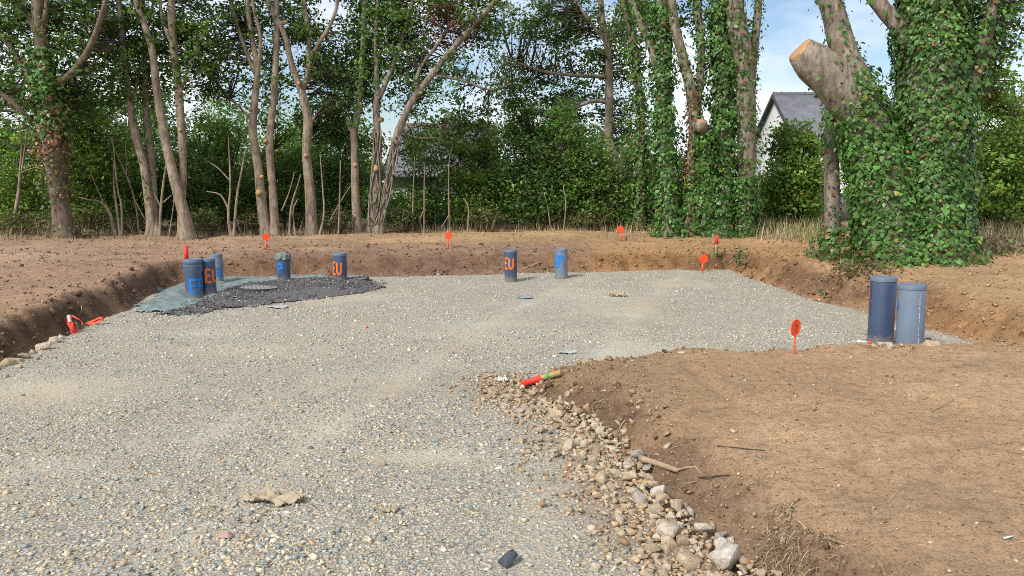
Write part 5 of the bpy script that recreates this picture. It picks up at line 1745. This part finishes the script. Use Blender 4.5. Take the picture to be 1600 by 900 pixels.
T.ivy(l1, 0, .3, 200, .08, thick=.12); T.ivy(l1, .3, .9, 25, .07, thick=.1); T.ivy(l2, 0, .9, 300, .08, thick=.22)
T.clump(1540, 60, 32, 60, 70, GREEN_MID, .6, .075, 40, .24); T.clump(1562, 5, 30, 30, 30, GREEN_MID, .6, .075, 40, .22); T.clump(1555, 130, 16, 40, 20, GREEN_MID, .5, .075, 30, .18)
T.clump(1330, -190, 150, 55, 80, GREEN_OAK, 2.0); T.clump(1520, -190, 150, 70, 80, GREEN_OAK, 2.0)
T.build(M_bark_oak)

# ---- shrubs and background trees
def shrub(u, vtop, hw, Y, base, label, n=110, leaf=.09, per=50, stems=5, name='shrub', cat='shrub', yellow=.03, brown=0.0, vbase=348, rad=.30, dY=.9, low=True):
    T = begin(name, label, (u, vbase), Y, M_bark_dark, cat)
    T.thin = 1.0
    zb = T.o[2]; top = P(u, vtop, Y)[2]; H = top - zb
    W = hw * Y / FPX
    for k in range(stems):
        a = rng.uniform(-.8, .8); b = T.o + [a * W * .35, rng.uniform(-.3, .3), -.05]
        e = T.o + [a * W * .95, rng.uniform(-.6, .6), H * rng.uniform(.6, .9)]
        mid = (b + e) / 2 + [rng.normal(0, .12), 0, .1]
        q = spline(np.concatenate([np.array([b, mid, e]), np.array([[.03], [.022], [.010]])], 1), .25)
        T.wood.add(*tube_geo(q[:, :3], q[:, 3], 7, rough=.1)); T.limbs.append(q)
    T.clump(u, vtop + (H * .52) * FPX / Y, hw, H * .50 * FPX / Y, n, base, dY, leaf, per, rad, 0.0, yellow, brown)
    if H > 1.2 and name == 'shrub':
        for _ in range(7):      # sprays rising out of the mass
            T.clump(u + rng.uniform(-.9, .9) * hw, vtop + rng.uniform(-.16, .12) * H * FPX / Y, hw * .16, rng.uniform(.06, .16) * H * FPX / Y, max(3, n // 24), np.array(base) * rng.uniform(.85, 1.35), dY, leaf, per * .8, rad * .8, 0.0, yellow, brown)
    if low: T.clump(u, vtop + (H * .82) * FPX / Y, hw * .95, H * .2 * FPX / Y, n // 4, base, dY, leaf, per, rad, 0, yellow, brown)
    T.build(M_bark_dark, 'stems')
    return T


shrub(15, 215, 80, 19.5, GREEN_BRIGHT, 'bright green bush behind the bent sapling at the left edge', 120)
shrub(150, 165, 70, 18.6, GREEN_BRIGHT, 'tall yellowish-green bush right of the left oak', 170, yellow=.08)
shrub(195, 250, 60, 20.0, GREEN_DARK, 'dark bush behind the twin-stemmed tree', 100)
shrub(262, 240, 55, 20.5, GREEN_DARK, 'dark bush filling the gap behind the crossing stems', 90)
shrub(335, 205, 60, 20.0, GREEN_MID, 'leafy bush between the third and fourth trees', 130)
shrub(452, 200, 50, 20.5, GREEN_MID, 'bush between the fourth and fifth trees', 110)
shrub(528, 180, 45, 20.5, GREEN_DARK, 'tall dark bush between the fifth and sixth trees', 120)
shrub(395, 260, 50, 21.5, GREEN_DARK, 'low dark bush behind the two close stems', 80)
shrub(640, 295, 36, 20.2, GREEN_MID, 'small bush at the foot of the leaning tree', 46)
shrub(668, 240, 34, 21.2, GREEN_MID, 'thin open bush in front of the bungalow roof', 24, per=30)
shrub(716, 205, 50, 21.6, GREEN_MID, 'loose green bush before the right part of the bungalow roof', 66, per=44)
shrub(655, 222, 30, 22.0, GREEN_MID, 'slender open bush before the left part of the bungalow roof', 18, per=36)
shrub(752, 215, 62, 20.6, GREEN_BRIGHT, 'light green bush right of the bungalow wall', 130)
shrub(840, 182, 75, 20.2, GREEN_DARK, 'broad dark evergreen bush in the middle of the tree line', 220, leaf=.1)
shrub(905, 225, 60, 20.0, GREEN_MID, 'rounded green bush right of the broad evergreen', 140)
shrub(962, 245, 45, 19.9, GREEN_MID, 'bush in front of the spreading oak', 90)
shrub(1020, 265, 28, 19.6, GREEN_DARK, 'dark bush squeezed between the slim ivy trunk and the ivy clump', 45)
shrub(1238, 218, 56, 19.5, GREEN_BRIGHT, 'fresh green laurel bush below the white gable', 210, leaf=.11, vbase=335, low=False)
shrub(1560, 158, 60, 17.5, GREEN_BRIGHT, 'bright green tree-like bush right of the massive ivy tree', 170, leaf=.10, vbase=330, low=False)
shrub(1640, 150, 70, 18.5, GREEN_DARK, 'dark hedge bush at the right picture edge', 190, leaf=.11, vbase=330, low=True)
shrub(1540, 255, 50, 20.5, GREEN_DARK, 'low dark bush in the shade right of the massive ivy tree', 110, leaf=.11, vbase=330)
shrub(1400, 250, 60, 19.5, GREEN_DARK, 'dark bush hidden behind the massive ivy tree', 80, leaf=.11, vbase=330)
shrub(30, 335, 75, 17.2, (.10, .125, .04), 'low olive bramble patch at the foot of the left oak', 60, leaf=.07, per=40, rad=.22, yellow=.06, brown=.08, name='bramble', cat='bramble', vbase=366)
shrub(140, 330, 30, 17.6, (.09, .11, .035), 'small bramble between the left oak and the bare saplings', 26, leaf=.07, per=40, rad=.2, yellow=.06, brown=.1, name='bramble', cat='bramble', vbase=362)

for (u, vt, hw, Y, base, lab, n) in ((80, 85, 95, 27, GREEN_MID, 'leafy tree standing behind the left oak', 190), (-60, 80, 90, 25, GREEN_MID, 'tree partly cut by the left picture edge', 90),
                                     (215, 115, 75, 28, GREEN_MID, 'background tree behind the twin-stemmed tree', 150), (340, 155, 75, 30, GREEN_MID, 'background tree between third and fourth stems', 150),
                                     (470, 165, 70, 29, GREEN_MID, 'background tree behind the high-forking trunk', 130), (560, 190, 50, 27, GREEN_DARK, 'dark background tree behind the vine-wrapped trunk', 90),
                                     (860, 165, 100, 30, GREEN_DARK, 'wide background tree behind the broad evergreen bush', 140), (985, 200, 60, 27, GREEN_DARK, 'background tree behind the slim ivy trunk', 90),
                                     (1090, 235, 60, 26, GREEN_DARK, 'low background tree behind the ivy clump', 80), (1620, 125, 70, 26, GREEN_DARK, 'background tree beyond the right-hand hedge', 90)):
    shrub(u, vt, hw, Y, base, lab, n, .15, 44, 4, 'background_tree', 'tree', rad=.5, dY=1.6, vbase=335)

# ---- bare saplings along the wood edge
def sapling(label, Y, stems, leafy=None):
    T = begin('sapling', label, stems[0][0][:2], Y, M_bark_pale, 'sapling')
    for k, st in enumerate(stems): T.stem(st, rng.uniform(-.15, .15), 7, .06, ground=(k == 0 or st[0][1] > 350), step=.1)
    for (u, v, ru, rv, n) in leafy or []: T.clump(u, v, ru, rv, n, GREEN_MID, .5, .08, 24, .2)
    return T.build(M_bark_pale, 'stems')


sapling('bent sapling with a crooked foot at the far left edge', 17.6, [[(12, 336, 8), (28, 312, 8), (31, 285, 7), (32, 268, 6), (34, 230, 4), (32, 195, 2)], [(34, 268, 4), (40, 225, 3), (45, 195, 2)], [(33, 270, 3), (55, 262, 2), (75, 268, 1.5)]])
sapling('bare multi-stemmed sapling between the left oak and the twin-stemmed tree', 17.0, [[(182, 372, 9), (172, 335, 7), (158, 316, 5), (138, 312, 3.5), (122, 308, 2.5)], [(188, 370, 6), (183, 330, 5), (178, 290, 4), (178, 250, 2.5)], [(190, 370, 5), (190, 325, 4), (183, 290, 3), (176, 215, 2)], [(165, 325, 3), (150, 290, 2), (140, 265, 1.5)]])
sapling('thin sapling with a green-tinged stem left of the twin-stemmed tree', 17.3, [[(218, 368, 4), (212, 320, 3.5), (200, 280, 3), (182, 240, 2), (172, 215, 1.5)], [(210, 312, 2.5), (228, 345, 2)], [(198, 275, 2), (196, 220, 1.5)]])
sapling('pale forked sapling leaning between the twin-stemmed and crossing trees', 17.1, [[(249, 368, 6), (252, 320, 5.5), (258, 270, 4.5), (264, 240, 2.5)], [(252, 325, 3), (240, 300, 2)], [(253, 318, 2.5), (268, 305, 2)], [(262, 366, 2.5), (270, 330, 2), (272, 310, 1.5)]])
sapling('three-pronged bare sapling between the third and fourth trees', 17.4, [[(362, 366, 8), (357, 335, 6), (360, 290, 4), (357, 215, 2)], [(364, 364, 6), (370, 310, 5), (378, 265, 3), (383, 235, 1.5)], [(358, 330, 4), (345, 305, 3), (322, 299, 2)], [(359, 282, 3), (340, 262, 2.5), (318, 248, 1.5)]])
sapling('grey leaning sapling between the fourth and fifth trees', 17.9, [[(451, 364, 5), (455, 325, 4.5), (465, 290, 3), (470, 272, 2)], [(462, 364, 4), (458, 330, 3), (466, 310, 2)], [(440, 330, 3), (452, 300, 2.5), (460, 270, 1.5)]])
sapling('wavy bare sapling right of the high-forking trunk', 18.0, [[(497, 362, 5), (506, 335, 4), (504, 290, 3), (500, 240, 1.5)], [(528, 360, 3.5), (531, 300, 3), (532, 250, 2)], [(515, 345, 2), (535, 310, 2), (548, 290, 1.5)]])
sapling('two straight pale sapling poles in front of the bungalow', 19.0, [[(662, 340, 3.5), (663, 290, 3), (664, 255, 2)], [(645, 335, 3), (646, 290, 2.5), (648, 245, 1.5)], [(661, 330, 2), (655, 345, 2)]], [(664, 250, 14, 14, 6)])
sapling('straight sapling pole with thin twigs left of the light green bush', 19.0, [[(703, 350, 4), (701, 300, 3), (702, 250, 2), (708, 225, 1.5)], [(702, 335, 2), (690, 355, 2)], [(730, 352, 4), (732, 325, 3), (724, 310, 2)]], [(706, 235, 14, 16, 6)])
sapling('stub of grey twigs in front of the broad evergreen', 19.2, [[(880, 352, 3), (884, 320, 2.5), (880, 290, 1.5)], [(862, 352, 3), (856, 325, 2), (850, 300, 1.5)]])

# ------------------------------------------------------------------ grasses, weeds
def weeds(u, v, ru, n, label, base=GREEN_IVY, size=.07, h=.25, z0=.4, brown=.15, name='weed_patch', dpx=8):
    g = hit(u, v, z0)
    t = thing(name, label, 'weeds', g)
    W = ru * g[1] / FPX
    x = g[0] + rng.normal(0, W * .5, n); y = g[1] + rng.normal(0, .22, n)
    zz = ground_z(x, y)
    pos = np.stack([x, y, zz + rng.random(n) ** 1.8 * h], -1) - g
    nn = unit(rng.normal(size=(n, 3)) * .7 + [0, -.3, .8])
    c = leaf_cols(n, base, .3, .04, brown)
    MB().add(*ivy_leaves(pos, nn, size * rng.uniform(.5, 1.2, n), c)).build('leaves', M_ivy, t)
    m = n // 3
    b = rng.uniform(0, 6.283, m); dr = unit(np.stack([np.cos(b) * .7, np.sin(b) * .7, rng.uniform(.4, 1.2, m)], -1))
    pos = np.stack([g[0] + rng.normal(0, W * .5, m), g[1] + rng.normal(0, .22, m), np.zeros(m)], -1)
    pos[:, 2] = ground_z(pos[:, 0], pos[:, 1]); pos -= g
    MB().add(*blades_geo(pos, dr, rng.uniform(.5, 1.4, m) * h, np.full(m, .006), rng.uniform(0, .8, m), straw_cols(m, (.8, 1, .8, .3, .6)))).build('stalks', M_straw, t)


weeds(1300, 402, 30, 420, 'weeds and fallen ivy round the thin lichen-grey trunk', h=.30)
weeds(1365, 412, 50, 520, 'ivy and dead leaves at the left foot of the massive ivy tree', h=.28, brown=.3)
weeds(1480, 408, 45, 420, 'ivy trailing at the right foot of the massive ivy tree', h=.25, brown=.35)
weeds(1560, 395, 50, 350, 'dry weeds on the ground at the right picture edge', (.13, .15, .06), h=.28, brown=.3)
weeds(1155, 408, 10, 110, 'small lone weed on the bank corner beside the red-topped stake', (.09, .14, .05), .055, .18, .3)
weeds(1335, 425, 50, 420, 'leafy debris spilling down the bank before the massive ivy tree', (.10, .12, .05), .06, .14, .38, .4)
weeds(1080, 362, 55, 360, 'ivy fringe at the left foot of the ivy clump', h=.3, size=.085, brown=.1)
weeds(1150, 362, 45, 320, 'ivy fringe at the right foot of the ivy clump', h=.3, size=.085, brown=.1)
weeds(110, 372, 40, 240, 'mixed weeds along the foot of the left oak', (.10, .13, .05), .08, .3)


def dry_grass(px, n, L, label, cw=(1, .8, .5, .8, .15), green=.12, z0=.42, wid=.012):
    poly = np.array([G(u, v, z0)[:2] for u, v in px])
    x, y = scatter(n * 3, poly[:, 0].min(), poly[:, 0].max(), poly[:, 1].min(), poly[:, 1].max())
    k = (sdist(x, y, poly) < 0) & (rng.random(n * 3) < np.clip(.6 + .8 * fbm(x, y, None, 1.5, 3, 91), .05, 1)); x, y = x[k][:n], y[k][:n]
    m = len(x)
    b = rng.uniform(0, 6.283, m); dr = unit(np.stack([np.cos(b) * .35, np.sin(b) * .35, np.ones(m)], -1))
    c = straw_cols(m, cw)
    g = rng.random(m) < green; c[g] = np.array([.14, .19, .05]) * rng.uniform(.7, 1.3, (g.sum(), 1))
    o = mk('dry_grass', *blades_geo(np.stack([x, y, ground_z(x, y) - .02], -1), dr, L * rng.uniform(.35, 1.35, m), wid * rng.uniform(.6, 1.3, m), rng.uniform(.05, .5, m), c)[:2], M_straw, cols=np.repeat(c, 8, 0))
    return tag(o, label, None, None, 'stuff')


dry_grass([(1180, 372), (1285, 378), (1300, 345), (1170, 340)], 6200, .5, 'tall dry grass between the ivy clump and the thin trunk', green=.4)
dry_grass([(1500, 388), (1680, 392), (1720, 345), (1500, 345)], 5200, .40, 'dry grass right of the massive ivy tree', green=.22)
dry_grass([(930, 358), (1060, 366), (1060, 346), (930, 346)], 2600, .32, 'dry grass left of the ivy clump', green=.12)
dry_grass([(640, 357), (940, 359), (940, 350), (640, 350)], 1700, .22, 'dead grass fringe below the middle bushes', green=.2)
dry_grass([(-60, 378), (330, 368), (560, 362), (560, 354), (-60, 362)], 3200, .16, 'dead grass and leaf fringe along the left trees', (.7, 1, 1, .3, .6), green=.15)
dry_grass([(1290, 402), (1540, 408), (1540, 392), (1290, 388)], 1500, .28, 'straw round the foot of the massive ivy tree', green=.1)

bx = 0
for (u, vt, hw, Y, lab) in ((205, 335, 28, 17.6, 'low scrub between the bare multi-stemmed sapling and the twin-stemmed tree'), (325, 325, 28, 17.8, 'low scrub left of the three-pronged sapling'), (392, 330, 20, 18.2, 'low scrub at the foot of the two close stems'),
                            (520, 325, 26, 18.6, 'low scrub right of the wavy sapling'), (625, 325, 22, 19.0, 'low scrub right of the leaning tree foot'), (760, 322, 40, 19.3, 'low scrub below the light green bush'), (925, 325, 38, 19.2, 'low scrub below the rounded green bush')):
    shrub(u, vt, hw, Y, (.10, .14, .045), lab, 26, .07, 40, 6, 'bramble', 'bramble', .05, .08, 358, .2, .35)
dry_grass([(-60, 374), (330, 366), (560, 360), (1000, 356), (1000, 348), (560, 350), (-60, 358)], 2400, .55, 'bare brown twigs and stalks standing along the wood edge', (.3, .8, 1, .15, 1.6), green=.08, wid=.010)
# ------------------------------------------------------------------ buildings, walls and fence behind the trees
def gable_house(name, label, X0, X1, Yf, Yb, ze, zr, zb, over=.35, wallmat=M_plaster, ridge=None, parts=None):
    t = thing(name, label, 'house', ((X0 + X1) / 2, (Yf + Yb) / 2, zb))
    o = np.array([(X0 + X1) / 2, (Yf + Yb) / 2, zb]); Ym = (Yf + Yb) / 2
    V = np.array([(X0, Yf, zb - .3), (X1, Yf, zb - .3), (X1, Yb, zb - .3), (X0, Yb, zb - .3), (X0, Yf, ze), (X1, Yf, ze), (X1, Yb, ze), (X0, Yb, ze), (X0, Ym, zr - .05), (X1, Ym, zr - .05)]) - o
    w = mk('wall', V, [np.array([[0, 1, 5, 4], [2, 3, 7, 6]]), np.array([[3, 0, 4, 8, 7], [1, 2, 6, 9, 5]])], wallmat, t)
    sl = (zr - ze) / (Ym - Yf); th = .12
    x0, x1 = X0 - over * .6, X1 + over * .6
    m = MB()
    yf, zf = Yf - over, ze - over * sl; yb = Yb + over
    pr = [(yf, zf), (Ym, zr), (yb, zf), (yb, zf + th), (Ym, zr + th * 1.1), (yf, zf + th)]
    V = np.array([(x, y, z) for x in (x0, x1) for y, z in pr]) - o
    F4 = np.array([[5, 4, 10, 11], [4, 3, 9, 10], [0, 6, 7, 1], [1, 7, 8, 2], [0, 5, 11, 6], [3, 2, 8, 9], [0, 1, 4, 5], [1, 2, 3, 4], [6, 11, 10, 7], [7, 10, 9, 8]])
    rf = mk('roof', V, [F4], M_slate, t)
    # barge boards under the verge
    for x in (x0 - .03, x1 + .03):
        for (ya, za, yb_, zb_) in ((yf, zf, Ym, zr), (yb, zf, Ym, zr)):
            Vb = np.array([(x + s * .025, y, z + dz - .12) for s in (-1, 1) for (y, z, dz) in ((ya, za, 0), (yb_, zb_, 0), (yb_, zb_, .2), (ya, za, .2))]) - o
            mk('barge_board', Vb, np.array([[0, 1, 2, 3], [7, 6, 5, 4], [0, 4, 5, 1], [3, 2, 6, 7], [0, 3, 7, 4], [1, 5, 6, 2]]), M_iron, rf)
    if ridge:
        n = int((x1 - x0) / .42)
        base = None
        for k in range(n):
            if base is None:
                a = np.linspace(-.2, math.pi + .2, 9)
                q = np.concatenate([np.stack([np.full(9, x), .13 * np.cos(a), .11 * np.sin(a)], -1) for x in (-.2, .2)])
                i = np.arange(8); base = mk('ridge_tile', q, [np.stack([i, i + 9, i + 10, i + 1], -1)], ridge, link=False, smooth=True)
            r_ = bpy.data.objects.new('ridge_tile', base); COL.objects.link(r_); r_.parent = rf
            r_.location = (x0 + .22 + k * .42 - o[0], Ym - o[1], zr + th - .03 - o[2]); r_.rotation_euler = (0, .03, 0)
    return t, w, rf, o


h1 = gable_house('bungalow', 'white bungalow with a long slate roof glimpsed behind the leaning tree', -4.8, -.9, 29.5, 37.0, 1.95, 3.98, .35, ridge=M_terracotta)
h2 = gable_house('house', 'white gabled house with a steep slate roof beyond the laurel bush', 14.46, 20.0, 38.0, 45.6, 3.6, 6.30, .4, ridge=M_slate)
# a shuttered window on the bungalow front
for (x, zc) in ((-3.4, 1.25), (-1.9, 1.25)):
    f = MB().add(*box_geo((x - h1[3][0], 29.46 - h1[3][1], zc - h1[3][2]), (1.1, .10, 1.0))).build('window', M_iron, h1[0])
    mk('pane', *box_geo((x - h1[3][0], 29.40 - h1[3][1], zc - h1[3][2]), (.95, .03, .85)), M_steel, f)

# low garden wall right
g0, g1 = P(1170, 330, 22.5), P(1420, 330, 23.5)
t = thing('garden_wall', 'low grey rendered garden wall behind the dry grass', 'wall', (g0[0], 22.5, .45))
ln = g1[0] - g0[0]
mk('wall_body', *box_geo((ln / 2, .45, .32), (ln, .2, .9), .12), M_wallgrey, t)
mk('coping', *box_geo((ln / 2, .45, .80), (ln + .06, .28, .06), .12), M_wallgrey, t)
# teal screen fence
g0 = P(606, 350, 22.6); g1 = P(808, 350, 22.6)
t = thing('screen_fence', 'teal windbreak fence showing through the bushes below the bungalow', 'fence', (g0[0], 22.6, .38))
ln = g1[0] - g0[0]
n = 120
xx = np.linspace(0, ln, n)
V = np.concatenate([np.stack([xx, .03 * np.sin(xx * 5), np.full(n, z + .0) + (.02 * np.sin(xx * 3) if z > .5 else 0)], -1) for z in (-.05, .72)])
V = np.concatenate([V, V + [0, .012, 0]])
i = np.arange(n - 1)
mk('screen', V, [np.concatenate([np.stack([i, i + 1, i + n + 1, i + n], -1), np.stack([i + 2 * n, i + 3 * n, i + 3 * n + 1, i + 2 * n + 1], -1), np.stack([i + n, i + n + 1, i + 3 * n + 1, i + 3 * n], -1)])], M_teal, t, smooth=True)
for k in range(4):
    mk('post', *tube_geo([(k * ln / 3, .05, -.2), (k * ln / 3, .05, .85)], [.03, .03], 8), M_bark_dark, t)
# grey sheet-metal hut behind the fifth tree
c = P(474, 350, 20.2)
t = thing('garden_hut', 'small grey sheet-metal hut behind the high-forking trunk', 'hut', (c[0], 21.0, .38))
mk('wall', *box_geo((0, 0, .38), (.95, .8, .86)), M_steel, t)
mk('roof', *box_geo((0, -.02, .84), (1.05, .95, .05)), M_iron, t)
for k in range(7): mk('rib', *box_geo((-.42 + k * .14, -.41, .38), (.03, .025, .84)), M_steel, t)
